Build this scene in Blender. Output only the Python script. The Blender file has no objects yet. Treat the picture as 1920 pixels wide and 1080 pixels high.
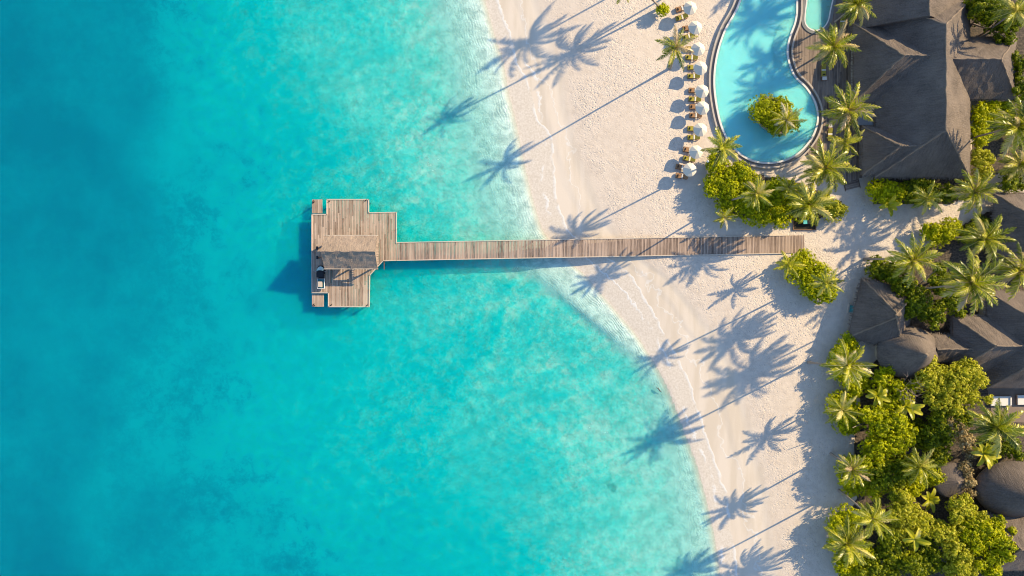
import bpy, math, random
import numpy as np

# ------------------------------------------------------------------ camera, sky, sun
sc = bpy.context.scene
COL = sc.collection
H = 130.0
cam_d = bpy.data.cameras.new('camera'); cam = bpy.data.objects.new('camera', cam_d); COL.objects.link(cam)
cam.location = (0, 0, H); cam.rotation_euler = (0, 0, 0)
cam_d.sensor_width = 36.0; cam_d.lens = 18.0 / (96.0 / H); cam_d.clip_start = 1.0; cam_d.clip_end = 12000
sc.camera = cam
SUN_EL = math.radians(27.5); SUN_AZ = math.radians(29.4)          # azimuth measured from +X towards +Y
SUN = (math.cos(SUN_AZ) * math.cos(SUN_EL), math.sin(SUN_AZ) * math.cos(SUN_EL), math.sin(SUN_EL))
w = bpy.data.worlds.new("World"); sc.world = w; w.use_nodes = True
wn = w.node_tree.nodes; wl = w.node_tree.links
bg = wn['Background']; sky = wn.new('ShaderNodeTexSky'); sky.sky_type = 'NISHITA'; sky.sun_disc = False
sky.ozone_density = 4.0; sky.dust_density = 0.4; sky.sun_elevation = SUN_EL; sky.sun_rotation = math.pi / 2 - SUN_AZ
wl.new(sky.outputs[0], bg.inputs[0]); bg.inputs[1].default_value = 0.15
sd = bpy.data.lights.new('sun', 'SUN'); so = bpy.data.objects.new('sun', sd); COL.objects.link(so)
sd.energy = 4.7; sd.angle = math.radians(0.55); sd.color = (1.0, 0.82, 0.515)
so.location = (120, 70, 90)
from mathutils import Vector
so.rotation_euler = Vector(SUN).to_track_quat('Z', 'Y').to_euler()
sc.view_settings.view_transform = 'Standard'; sc.view_settings.look = 'None'
sc.view_settings.exposure = 0.83; sc.view_settings.gamma = 1.0
sc.render.engine = 'CYCLES'
sc.cycles.use_denoising = True
sc.cycles.pixel_filter_type = 'BLACKMAN_HARRIS'; sc.cycles.filter_width = 1.05
sc.cycles.max_bounces = 8; sc.cycles.transparent_max_bounces = 12
sc.cycles.diffuse_bounces = 2

random.seed(11)
RS = np.random.RandomState(7)

def P(px, py, h=0.0):
    """point at height h seen at pixel px,py of the 1920x1080 photograph"""
    k = (H - h) / H / 10.0
    return ((px - 960.0) * k, (540.0 - py) * k)

# ------------------------------------------------------------------ object helpers
def thing(name, label, cat, loc=(0, 0, 0), rz=0.0, group=None):
    o = bpy.data.objects.new(name, None); COL.objects.link(o)
    o.empty_display_size = 0.5
    o.location = loc; o.rotation_euler = (0, 0, rz)
    o['label'] = label; o['category'] = cat
    if group: o['group'] = group
    return o

def tag(o, label, cat, group=None):
    o['label'] = label; o['category'] = cat
    if group: o['group'] = group
    return o

def copy_tree(o, parent=None):
    c = o.copy(); COL.objects.link(c)
    if parent is not None: c.parent = parent
    for ch in [x for x in bpy.data.objects if x.parent == o]:
        copy_tree(ch, c)
    return c

class MB:
    def __init__(s): s.V = []; s.F = []; s.R = []; s.n = 0; s.smooth = []
    def add(s, V, F, R=None, smooth=False):
        V = np.asarray(V, float).reshape(-1, 3)
        off = s.n
        s.V.append(V); s.n += len(V)
        for i, f in enumerate(F):
            s.F.append([int(a) + off for a in f])
            s.R.append(random.random() if R is None else (R if np.isscalar(R) else float(R[i])))
            s.smooth.append(smooth)
        return s
    def box(s, c, d, rz=0.0, r=None, taper=1.0, ry=0.0, rx=0.0):
        if r is None: r = random.random()
        x, y, z = d[0] / 2, d[1] / 2, d[2] / 2
        v = np.array([(-x, -y, -z), (x, -y, -z), (x, y, -z), (-x, y, -z),
                      (-x * taper, -y * taper, z), (x * taper, -y * taper, z), (x * taper, y * taper, z), (-x * taper, y * taper, z)])
        if rx:
            a, b = math.cos(rx), math.sin(rx); v = v @ np.array([[1, 0, 0], [0, a, b], [0, -b, a]])
        if ry:
            a, b = math.cos(ry), math.sin(ry); v = v @ np.array([[a, 0, -b], [0, 1, 0], [b, 0, a]])
        if rz:
            a, b = math.cos(rz), math.sin(rz); v = v @ np.array([[a, b, 0], [-b, a, 0], [0, 0, 1]])
        s.add(v + np.array(c), [(3, 2, 1, 0), (4, 5, 6, 7), (0, 1, 5, 4), (1, 2, 6, 5), (2, 3, 7, 6), (3, 0, 4, 7)], r)
        return s
    def tube(s, pts, rad, n=8, r=None, smooth=True, cap=True):
        pts = np.asarray(pts, float); m = len(pts)
        if np.isscalar(rad): rad = [rad] * m
        V = []
        for i in range(m):
            t = pts[min(i + 1, m - 1)] - pts[max(i - 1, 0)]
            t = t / (np.linalg.norm(t) + 1e-9)
            a = np.array([0, 0, 1.0]) if abs(t[2]) < 0.9 else np.array([1.0, 0, 0])
            u = np.cross(t, a); u /= np.linalg.norm(u); v = np.cross(t, u)
            for k in range(n):
                an = 2 * math.pi * k / n
                V.append(pts[i] + rad[i] * (math.cos(an) * u + math.sin(an) * v))
        F = [(i * n + k, i * n + (k + 1) % n, (i + 1) * n + (k + 1) % n, (i + 1) * n + k) for i in range(m - 1) for k in range(n)]
        if cap: F += [tuple(range(n)), tuple((m - 1) * n + k for k in range(n - 1, -1, -1))]
        s.add(V, F, r if r is not None else random.random(), smooth); return s
    def lathe(s, prof, n=24, c=(0, 0, 0), sx=1.0, sy=1.0, r=None, smooth=True, jit=0.0):
        V = []
        for (rr, z) in prof:
            for k in range(n):
                a = 2 * math.pi * k / n; q = rr * (1 + random.uniform(-jit, jit))
                V.append((c[0] + q * sx * math.cos(a), c[1] + q * sy * math.sin(a), c[2] + z))
        m = len(prof)
        F = [(i * n + k, i * n + (k + 1) % n, (i + 1) * n + (k + 1) % n, (i + 1) * n + k) for i in range(m - 1) for k in range(n)]
        s.add(V, F, r if r is not None else random.random(), smooth); return s
    def prism(s, poly, z0, z1, r=None):
        n = len(poly)
        V = [(x, y, z0) for x, y in poly] + [(x, y, z1) for x, y in poly]
        F = [tuple(range(n - 1, -1, -1)), tuple(range(n, 2 * n))] + [(i, (i + 1) % n, n + (i + 1) % n, n + i) for i in range(n)]
        s.add(V, F, r if r is not None else 0.5); return s
    def ring(s, A, B, z0, z1, r=None):
        n = len(A)
        V = [(x, y, z1) for x, y in A] + [(x, y, z1) for x, y in B] + [(x, y, z0) for x, y in A] + [(x, y, z0) for x, y in B]
        F = []
        for i in range(n):
            j = (i + 1) % n
            F += [(i, n + i, n + j, j), (i, j, 2 * n + j, 2 * n + i), (n + j, n + i, 3 * n + i, 3 * n + j)]
        s.add(V, F, r if r is not None else 0.5); return s
    def build(s, name, mat, parent=None, loc=None, kind=None):
        me = bpy.data.meshes.new(name)
        V = np.concatenate(s.V) if s.V else np.zeros((0, 3))
        me.from_pydata(V.tolist(), [], s.F)
        at = me.attributes.new('rnd', 'FLOAT', 'FACE'); at.data.foreach_set('value', np.array(s.R, dtype=np.float32))
        me.polygons.foreach_set('use_smooth', np.array(s.smooth, dtype=bool))
        me.materials.append(mat); me.update()
        o = bpy.data.objects.new(name, me); COL.objects.link(o)
        if parent is not None: o.parent = parent
        if loc is not None: o.location = loc
        if kind: o['kind'] = kind
        return o

# ------------------------------------------------------------------ material helpers
class NT:
    def schlick(s, normal=None):
        x = s.n('ShaderNodeLayerWeight'); x.inputs[0].default_value = 0.5
        if normal is not None: s.l(normal, x.inputs['Normal'])
        return s.math('ADD', s.math('MULTIPLY', s.math('POWER', x.outputs['Facing'], 5.0), 0.9), 0.02)
    def __init__(s, name):
        s.m = bpy.data.materials.new(name); s.m.use_nodes = True
        s.t = s.m.node_tree; s.t.nodes.clear()
        s.out = s.t.nodes.new('ShaderNodeOutputMaterial')
    def n(s, typ, **kw):
        x = s.t.nodes.new(typ)
        for k, v in kw.items(): setattr(x, k, v)
        return x
    def l(s, a, b): s.t.links.new(a, b)
    def setin(s, sock, v):
        if isinstance(v, bpy.types.NodeSocket): s.l(v, sock)
        else: sock.default_value = v
    def math(s, op, a, b=None, clamp=False):
        x = s.n('ShaderNodeMath', operation=op); x.use_clamp = clamp
        s.setin(x.inputs[0], a)
        if b is not None: s.setin(x.inputs[1], b)
        return x.outputs[0]
    def rng(s, v, a, b, c=0.0, d=1.0, smooth=True):
        x = s.n('ShaderNodeMapRange'); x.interpolation_type = 'SMOOTHSTEP' if smooth else 'LINEAR'; x.clamp = True
        s.setin(x.inputs['Value'], v)
        for nm, q in (('From Min', a), ('From Max', b), ('To Min', c), ('To Max', d)): s.setin(x.inputs[nm], q)
        return x.outputs[0]
    def mix(s, f, a, b, blend='MIX'):
        x = s.n('ShaderNodeMix', data_type='RGBA', blend_type=blend)
        s.setin(x.inputs[0], f)
        for i, q in ((6, a), (7, b)):
            if isinstance(q, tuple): x.inputs[i].default_value = (*q[:3], 1)
            else: s.setin(x.inputs[i], q)
        return x.outputs[2]
    def ramp(s, v, stops, interp='LINEAR'):
        x = s.n('ShaderNodeValToRGB'); cr = x.color_ramp; cr.interpolation = interp
        while len(cr.elements) < len(stops): cr.elements.new(0.5)
        for e, (p, c) in zip(cr.elements, stops): e.position = p; e.color = (*c[:3], 1)
        s.setin(x.inputs[0], v); return x.outputs[0]
    def attr(s, name): x = s.n('ShaderNodeAttribute', attribute_name=name); return x.outputs['Fac']
    def pos(s, scale=(1, 1, 1), rot=(0, 0, 0), obj=False):
        g = s.n('ShaderNodeTexCoord').outputs['Object'] if obj else s.n('ShaderNodeNewGeometry').outputs['Position']
        m = s.n('ShaderNodeMapping'); s.l(g, m.inputs[0]); m.inputs['Scale'].default_value = scale; m.inputs['Rotation'].default_value = rot
        return m.outputs[0]
    def noise(s, vec, scale, detail=3.0, rough=0.5, dist=0.0, out='Fac'):
        x = s.n('ShaderNodeTexNoise'); s.l(vec, x.inputs['Vector'])
        x.inputs['Scale'].default_value = scale; x.inputs['Detail'].default_value = detail; x.inputs['Roughness'].default_value = rough
        x.inputs['Distortion'].default_value = dist
        return x.outputs[out]
    def voro(s, vec, scale, feature='F1', rand=1.0, out='Distance'):
        x = s.n('ShaderNodeTexVoronoi', feature=feature); s.l(vec, x.inputs['Vector']); x.inputs['Scale'].default_value = scale
        x.inputs['Randomness'].default_value = rand
        return x.outputs[out]
    def bump(s, h, strength=1.0, dist=0.1, normal=None):
        x = s.n('ShaderNodeBump'); s.setin(x.inputs['Strength'], strength); x.inputs['Distance'].default_value = dist
        s.l(h, x.inputs['Height'])
        if normal is not None: s.l(normal, x.inputs['Normal'])
        return x.outputs[0]
    def bsdf(s, col, rough=0.7, normal=None, spec=0.3, metal=0.0):
        x = s.n('ShaderNodeBsdfPrincipled')
        if isinstance(col, tuple): x.inputs['Base Color'].default_value = (*col[:3], 1)
        else: s.l(col, x.inputs['Base Color'])
        s.setin(x.inputs['Roughness'], rough); s.setin(x.inputs['Specular IOR Level'], spec); x.inputs['Metallic'].default_value = metal
        if normal is not None: s.l(normal, x.inputs['Normal'])
        return x.outputs[0]
    def done(s, sh): s.l(sh, s.out.inputs[0]); return s.m

def mat_simple(name, c, rough=0.6, var=0.15, spec=0.3, scale=3.0, bump=0.0):
    t = NT(name); p = t.pos(obj=True)
    f = t.noise(p, scale, 4)
    col = t.mix(f, tuple(max(0, q * (1 - var)) for q in c), tuple(min(1, q * (1 + var)) for q in c))
    col = t.mix(t.math('MULTIPLY', t.attr('rnd'), 0.35), col, tuple(q * (1 - 1.6 * var) for q in c))
    nb = t.bump(t.noise(p, scale * 6, 3), 0.6, bump) if bump else None
    return t.done(t.bsdf(col, rough, nb, spec))

def mat_wood(name, light, mid, dark, along='y', scale=1.0):
    t = NT(name)
    p = t.pos(scale=(3.0 * scale, 0.35 * scale, 2.0) if along == 'y' else (0.35 * scale, 3.0 * scale, 2.0))
    n1 = t.noise(p, 2.0, 5, 0.6)
    r = t.attr('rnd')
    k = t.math('ADD', t.math('MULTIPLY', n1, 0.55), t.math('MULTIPLY', r, 0.5))
    col = t.ramp(k, [(0.16, dark), (0.36, mid), (0.64, light), (0.85, tuple(min(1, q * 1.12) for q in light))])
    g = t.noise(t.pos(), 0.25, 3)
    col = t.mix(t.rng(g, 0.35, 0.6, 0.22, 0.0), col, dark)
    return t.done(t.bsdf(col, 0.75, t.bump(n1, 0.5, 0.02), 0.2))

def mat_leaf(name, stops, trans=0.3, rough=0.45, spec=0.14):
    t = NT(name)
    r = t.attr('rnd'); oi = t.n('ShaderNodeObjectInfo').outputs['Random']
    k = t.math('ADD', r, t.math('MULTIPLY', t.math('SUBTRACT', oi, 0.5), 0.18))
    col = t.ramp(k, stops)
    a = t.bsdf(col, rough, None, spec)
    tr = t.n('ShaderNodeBsdfTranslucent'); t.l(t.mix(1.0, col, (1.0, 1.15, 0.5), 'MULTIPLY'), tr.inputs[0])
    m = t.n('ShaderNodeMixShader'); m.inputs[0].default_value = trans
    t.l(a, m.inputs[1]); t.l(tr.outputs[0], m.inputs[2])
    return t.done(m.outputs[0])

def mat_thatch(name, lo, hi):
    t = NT(name)
    p = t.pos()
    n1 = t.noise(p, 5.0, 5, 0.75); n2 = t.noise(p, 0.22, 4, 0.6)
    g = t.n('ShaderNodeNewGeometry'); sx = t.n('ShaderNodeSeparateXYZ'); t.l(g.outputs['Normal'], sx.inputs[0])
    facex = t.math('GREATER_THAN', t.math('ABSOLUTE', sx.outputs[0]), t.math('ABSOLUTE', sx.outputs[1]))
    sa = t.noise(t.pos(scale=(0.30, 3.2, 0.3)), 1.6, 5, 0.7); sb = t.noise(t.pos(scale=(3.2, 0.30, 0.3)), 1.6, 5, 0.7)
    n3 = t.math('ADD', t.math('MULTIPLY', sa, facex), t.math('MULTIPLY', sb, t.math('SUBTRACT', 1.0, facex)))
    k = t.math('ADD', t.math('MULTIPLY', n1, 0.42), t.math('ADD', t.math('MULTIPLY', n2, 0.38), t.math('MULTIPLY', n3, 0.32)))
    col = t.ramp(k, [(0.32, lo), (0.62, hi), (0.8, tuple(q * 1.2 for q in hi))])
    return t.done(t.bsdf(col, 0.95, t.bump(t.math('ADD', n1, n3), 0.9, 0.16), 0.1))

M = {}
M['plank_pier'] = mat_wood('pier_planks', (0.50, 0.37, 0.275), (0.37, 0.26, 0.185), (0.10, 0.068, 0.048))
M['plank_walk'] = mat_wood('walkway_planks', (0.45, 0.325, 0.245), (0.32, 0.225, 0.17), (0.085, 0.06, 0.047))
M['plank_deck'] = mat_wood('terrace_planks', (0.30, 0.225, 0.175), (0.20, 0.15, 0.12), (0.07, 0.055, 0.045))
M['wood_trim'] = mat_simple('pale_wood_trim', (0.56, 0.46, 0.36), 0.8, 0.2)
M['wood_dark'] = mat_simple('dark_wood', (0.13, 0.085, 0.06), 0.8, 0.25)
M['wood_brown'] = mat_simple('brown_teak', (0.26, 0.13, 0.07), 0.6, 0.25)
M['cushion_yellow'] = mat_simple('olive_yellow_fabric', (0.36, 0.30, 0.055), 0.9, 0.12, 0.1)
M['cushion_brown'] = mat_simple('rust_brown_fabric', (0.34, 0.19, 0.10), 0.9, 0.15, 0.1)
M['cushion_white'] = mat_simple('white_fabric', (0.72, 0.66, 0.58), 0.9, 0.06, 0.1)
M['canvas'] = mat_simple('white_canvas', (0.66, 0.58, 0.475), 0.9, 0.04, 0.1)
M['black'] = mat_simple('black_plastic', (0.018, 0.018, 0.02), 0.4, 0.2, 0.4)
M['black_fabric'] = mat_simple('black_fabric', (0.03, 0.028, 0.028), 0.9, 0.2, 0.1)
M['metal'] = mat_simple('grey_metal', (0.42, 0.42, 0.42), 0.35, 0.1, 0.5)
M['white_paint'] = mat_simple('white_paint', (0.75, 0.74, 0.72), 0.4, 0.05, 0.4)
M['teal'] = mat_simple('teal_liner', (0.03, 0.20, 0.22), 0.5, 0.1, 0.4)
M['turquoise'] = mat_simple('turquoise_plastic', (0.10, 0.48, 0.47), 0.5, 0.2, 0.4)
M['glass_pale'] = mat_simple('pale_glass', (0.30, 0.46, 0.48), 0.08, 0.05, 0.8)
M['stone'] = mat_simple('pale_stone', (0.50, 0.42, 0.35), 0.8, 0.2, 0.2, 1.2, 0.02)
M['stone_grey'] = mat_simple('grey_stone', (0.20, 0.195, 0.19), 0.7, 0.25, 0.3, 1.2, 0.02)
M['rim_white'] = mat_simple('white_pool_rim', (0.72, 0.68, 0.62), 0.6, 0.08, 0.3, 1.5)
M['plaster'] = mat_simple('warm_plaster', (0.50, 0.43, 0.34), 0.9, 0.1)
M['paving'] = mat_simple('brown_paving', (0.24, 0.175, 0.13), 0.8, 0.25, 0.2, 1.2, 0.02)
M['soil'] = mat_simple('dark_soil', (0.05, 0.04, 0.03), 0.95, 0.4, 0.1, 4.0, 0.04)
M['thatch'] = mat_thatch('weathered_thatch', (0.038, 0.032, 0.029), (0.200, 0.156, 0.126))
M['thatch_pier'] = mat_thatch('sunbleached_thatch', (0.20, 0.147, 0.112), (0.35, 0.26, 0.20))
M['thatch_ridge'] = mat_thatch('pale_thatch_ridge', (0.13, 0.10, 0.075), (0.28, 0.21, 0.155))
M['bark'] = mat_simple('grey_bark', (0.30, 0.24, 0.19), 0.9, 0.3, 0.1, 6, 0.03)
M['deadwood'] = mat_simple('bleached_twigs', (0.38, 0.29, 0.24), 0.9, 0.25, 0.1)
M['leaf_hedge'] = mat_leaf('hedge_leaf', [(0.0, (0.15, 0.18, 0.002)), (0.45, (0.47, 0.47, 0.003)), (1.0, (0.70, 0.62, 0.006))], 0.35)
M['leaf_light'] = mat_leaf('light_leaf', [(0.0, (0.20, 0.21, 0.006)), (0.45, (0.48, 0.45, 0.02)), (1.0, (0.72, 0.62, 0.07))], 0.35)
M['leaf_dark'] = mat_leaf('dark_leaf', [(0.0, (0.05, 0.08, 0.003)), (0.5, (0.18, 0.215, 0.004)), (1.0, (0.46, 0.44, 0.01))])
M['leaf_dry'] = mat_leaf('dry_leaf', [(0.0, (0.20, 0.14, 0.06)), (0.5, (0.42, 0.30, 0.13)), (1.0, (0.62, 0.48, 0.26))], 0.2)
PST = [(0.0, (0.06, 0.085, 0.003)), (0.40, (0.27, 0.28, 0.004)), (0.74, (0.50, 0.445, 0.02)), (0.9, (0.64, 0.53, 0.12)), (1.0, (0.52, 0.36, 0.20))]
M['palm'] = mat_leaf('palm_frond', PST, 0.24, 0.34, 0.45)
M['palm_yellow'] = mat_leaf('yellow_palm_frond', [(0.0, (0.13, 0.15, 0.003)), (0.40, (0.38, 0.36, 0.006)), (0.74, (0.60, 0.52, 0.03)), (0.9, (0.70, 0.58, 0.15)), (1.0, (0.76, 0.62, 0.40))], 0.32, 0.38, 0.35)

# ------------------------------------------------------------------ shore lines (functions of Y), in metres
def line_fn(pts):
    a = np.array([((x - 960) / 10.0, (540 - y) / 10.0) for x, y in pts]); a = a[np.argsort(a[:, 1])]
    ys = np.arange(a[0, 1], a[-1, 1] + 0.5, 0.5); xs = np.interp(ys, a[:, 1], a[:, 0])
    k = np.hanning(9); k /= k.sum(); xs = np.convolve(np.pad(xs, 4, mode='edge'), k, 'valid')
    def f(Y):
        x = np.interp(Y, ys, xs)
        x = x + np.where(Y > ys[-1], -(np.minimum(Y, 400) - ys[-1]) * 0.35, 0) + np.where(Y < ys[0], (ys[0] - np.maximum(Y, -400)) * 0.2, 0)
        return x
    return f
f_shore = line_fn([(890, -60), (912, 0), (928, 60), (945, 110), (955, 170), (970, 230), (984, 300), (1000, 370), (1018, 430), (1048, 470), (1100, 515), (1160, 585), (1200, 632), (1235, 690), (1258, 740), (1280, 800), (1308, 870), (1328, 940), (1342, 1000), (1352, 1060), (1362, 1140)])
f_foam = line_fn([(905, -60), (935, 0), (950, 45), (962, 75), (968, 110), (985, 138), (998, 170), (1003, 200), (1008, 225), (1028, 236), (1037, 270), (1038, 320), (1045, 370), (1062, 430), (1120, 470), (1178, 508), (1212, 560), (1245, 620), (1277, 680), (1297, 720), (1315, 780), (1330, 825), (1352, 890), (1366, 930), (1374, 990), (1384, 1060), (1394, 1140)])
f_foam2 = line_fn([(920, -60), (946, 30), (975, 95), (1012, 150), (1020, 260), (1020, 330), (1030, 400), (1085, 470), (1170, 540), (1230, 625), (1262, 690), (1290, 780), (1338, 890), (1352, 960), (1366, 1140)])
f_berm = line_fn([(980, -60), (1030, 60), (1048, 140), (1060, 210), (1075, 270), (1098, 340), (1130, 410), (1180, 470), (1250, 520), (1300, 580), (1345, 640), (1375, 700), (1400, 780), (1418, 860), (1436, 930), (1446, 1000), (1452, 1080), (1460, 1140)])
f_shelf = line_fn([(820, -60), (858, 0), (880, 100), (895, 170), (915, 240), (932, 300), (950, 370), (968, 430), (990, 490), (1035, 532), (1085, 580), (1150, 632), (1212, 682), (1256, 735), (1276, 780), (1298, 860), (1312, 930), (1325, 1000), (1338, 1140)])

CP = [(0, 0, 1), (200, 0, .88), (400, 0, .76), (500, 0, .55), (600, 0, .42), (700, 0, .43), (800, 0, .36), (870, 0, .24),
      (0, 140, 1), (200, 140, .93), (400, 140, .78), (520, 140, .50), (620, 140, .42), (740, 140, .38), (850, 140, .24),
      (0, 270, .99), (200, 270, .95), (400, 270, .76), (500, 270, .68), (600, 270, .62), (680, 270, .42), (780, 270, .36), (880, 270, .25),
      (0, 400, .97), (200, 400, .92), (400, 400, .80), (550, 400, .68), (640, 400, .56), (720, 380, .44), (850, 400, .34), (950, 400, .20),
      (0, 540, .95), (200, 540, .90), (400, 540, .84), (550, 540, .70), (700, 540, .58), (830, 540, .46), (950, 540, .40), (1010, 540, .36),
      (0, 680, .93), (200, 680, .88), (400, 680, .82), (600, 680, .66), (750, 680, .56), (900, 680, .45), (1050, 650, .44), (1170, 680, .34),
      (0, 800, .92), (300, 800, .80), (500, 800, .66), (700, 800, .58), (850, 800, .52), (1000, 800, .42), (1130, 780, .34), (1220, 800, .29),
      (0, 950, .95), (300, 950, .84), (500, 950, .72), (700, 950, .66), (850, 950, .62), (950, 950, .50), (1080, 950, .38), (1200, 950, .30), (1280, 950, .22),
      (0, 1079, .98), (300, 1079, .90), (500, 1079, .82), (700, 1079, .78), (880, 1079, .72), (960, 1079, .60), (1050, 1079, .44), (1180, 1079, .33), (1290, 1079, .22)]
CPX = np.array([((x - 960) / 10.0, (540 - y) / 10.0) for x, y, _ in CP]); CPV = np.array([v for _, _, v in CP])

def depth_s(X, Y):
    shp = X.shape; x = np.clip(X.ravel(), -98, 60); y = np.clip(Y.ravel(), -56, 56)
    num = np.zeros_like(x); den = np.zeros_like(x)
    for (cx, cy), v in zip(CPX, CPV):
        d2 = (x - cx) ** 2 + (y - cy) ** 2
        wt = np.exp(-d2 / (2 * 8.5 ** 2)) + 1e-9 / (d2 + 1)
        num += wt * v; den += wt
    s = (num / den).reshape(shp)
    far = np.clip((-98 - X) / 100.0, 0, 1); s = np.maximum(s, far)
    dsh = (f_shore(Y) - X) * 0.9                      # >0 in the water
    dsf = (f_shelf(Y) - X) * 0.9                      # >0 beyond the shelf edge
    narrow = np.exp(-((Y + 6) / 9.0) ** 2)
    wd = 9.0 - 6.6 * narrow
    q = np.clip(dsf / wd + 0.3, 0, 1); q = q * q * (3 - 2 * q)
    wsh = np.maximum((f_shelf(Y) - f_shore(Y)) * -0.9, 1.5)
    base = 0.095 * np.clip(dsh / wsh, 0, 1)
    return np.where(dsh <= 0, 0, base * (1 - q) + s * q)

def terrain_z(X, Y):
    d = (X - f_shore(Y)) * 0.9
    t = np.clip(d / 24.0, 0, 1)
    land = -1.5 * (1 - t) ** 1.6
    s = depth_s(X, Y)
    bed = -1.5 - (0.03 * np.clip(-d, 0, 10) + 2.6 * s ** 1.3 + 6.0 * np.clip(s - .45, 0, 1) ** 1.2)
    # far out the sand and the sea bed just carry on
    return np.where(d > 0, land, bed)

def axis(lo, hi, step, ext):
    a = np.arange(lo, hi + 1e-6, step)
    return np.concatenate([[-q for q in ext[::-1]], a, ext])

def grid_mesh(name, ax, ay, zf, attrs, mat, kind='structure'):
    X, Y = np.meshgrid(ax, ay); nx, ny = len(ax), len(ay)
    Z = zf(X, Y)
    V = np.stack([X.ravel(), Y.ravel(), Z.ravel()], 1)
    i = np.arange(nx * ny).reshape(ny, nx)
    F = np.stack([i[:-1, :-1].ravel(), i[:-1, 1:].ravel(), i[1:, 1:].ravel(), i[1:, :-1].ravel()], 1)
    me = bpy.data.meshes.new(name); me.from_pydata(V.tolist(), [], F.tolist())
    for k, fn in attrs.items():
        a = me.attributes.new(k, 'FLOAT', 'POINT'); a.data.foreach_set('value', np.asarray(fn(X, Y), dtype=np.float32).ravel())
    me.polygons.foreach_set('use_smooth', np.ones(len(F), dtype=bool))
    me.materials.append(mat); me.update()
    o = bpy.data.objects.new(name, me); COL.objects.link(o); o['kind'] = kind
    return o

def in_poly(X, Y, poly):
    inside = np.zeros(X.shape, bool); n = len(poly)
    for i in range(n):
        x1, y1 = poly[i]; x2, y2 = poly[(i + 1) % n]
        c = ((y1 > Y) != (y2 > Y)) & (X < (x2 - x1) * (Y - y1) / (y2 - y1 + 1e-12) + x1)
        inside ^= c
    return inside
SOIL = [[P(*q) for q in ((1625, 700), (1700, 590), (1640, 520), (1700, 480), (1790, 430), (1990, 330), (2300, 330), (2300, 1500), (1575, 1500), (1570, 1000), (1610, 930), (1600, 800))],
        [P(*q) for q in ((1640, 300), (1800, 330), (1850, 210), (1800, 100), (1780, -300), (2300, -300), (2300, 320), (1880, 320), (1790, 380), (1640, 380))],
        [P(*q) for q in ((1335, 300), (1400, 322), (1500, 345), (1575, 380), (1575, 408), (1440, 415), (1360, 400))]]
WEED = [(1035, 640, 5, 4, 1.0), (860, 60, 7, 6, .5), (790, 120, 5, 5, .4), (590, 250, 5, 10, .5), (690, 300, 3, 4, .7), (540, 180, 4, 8, .5), (1010, 1000, 6, 6, .35), (900, 620, 6, 5, .35), (1110, 655, 4, 3, .6)]
def weed_f(X, Y):
    q = np.zeros(X.shape)
    for px, py, sx, sy, a in WEED: q = np.maximum(q, a * np.exp(-((X - (px - 960) / 10) / sx) ** 2 - ((Y - (540 - py) / 10) / sy) ** 2))
    return q
def soil_f(X, Y):
    s = np.zeros(X.shape)
    for p in SOIL: s = np.maximum(s, in_poly(X, Y, p).astype(float))
    return s

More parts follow.
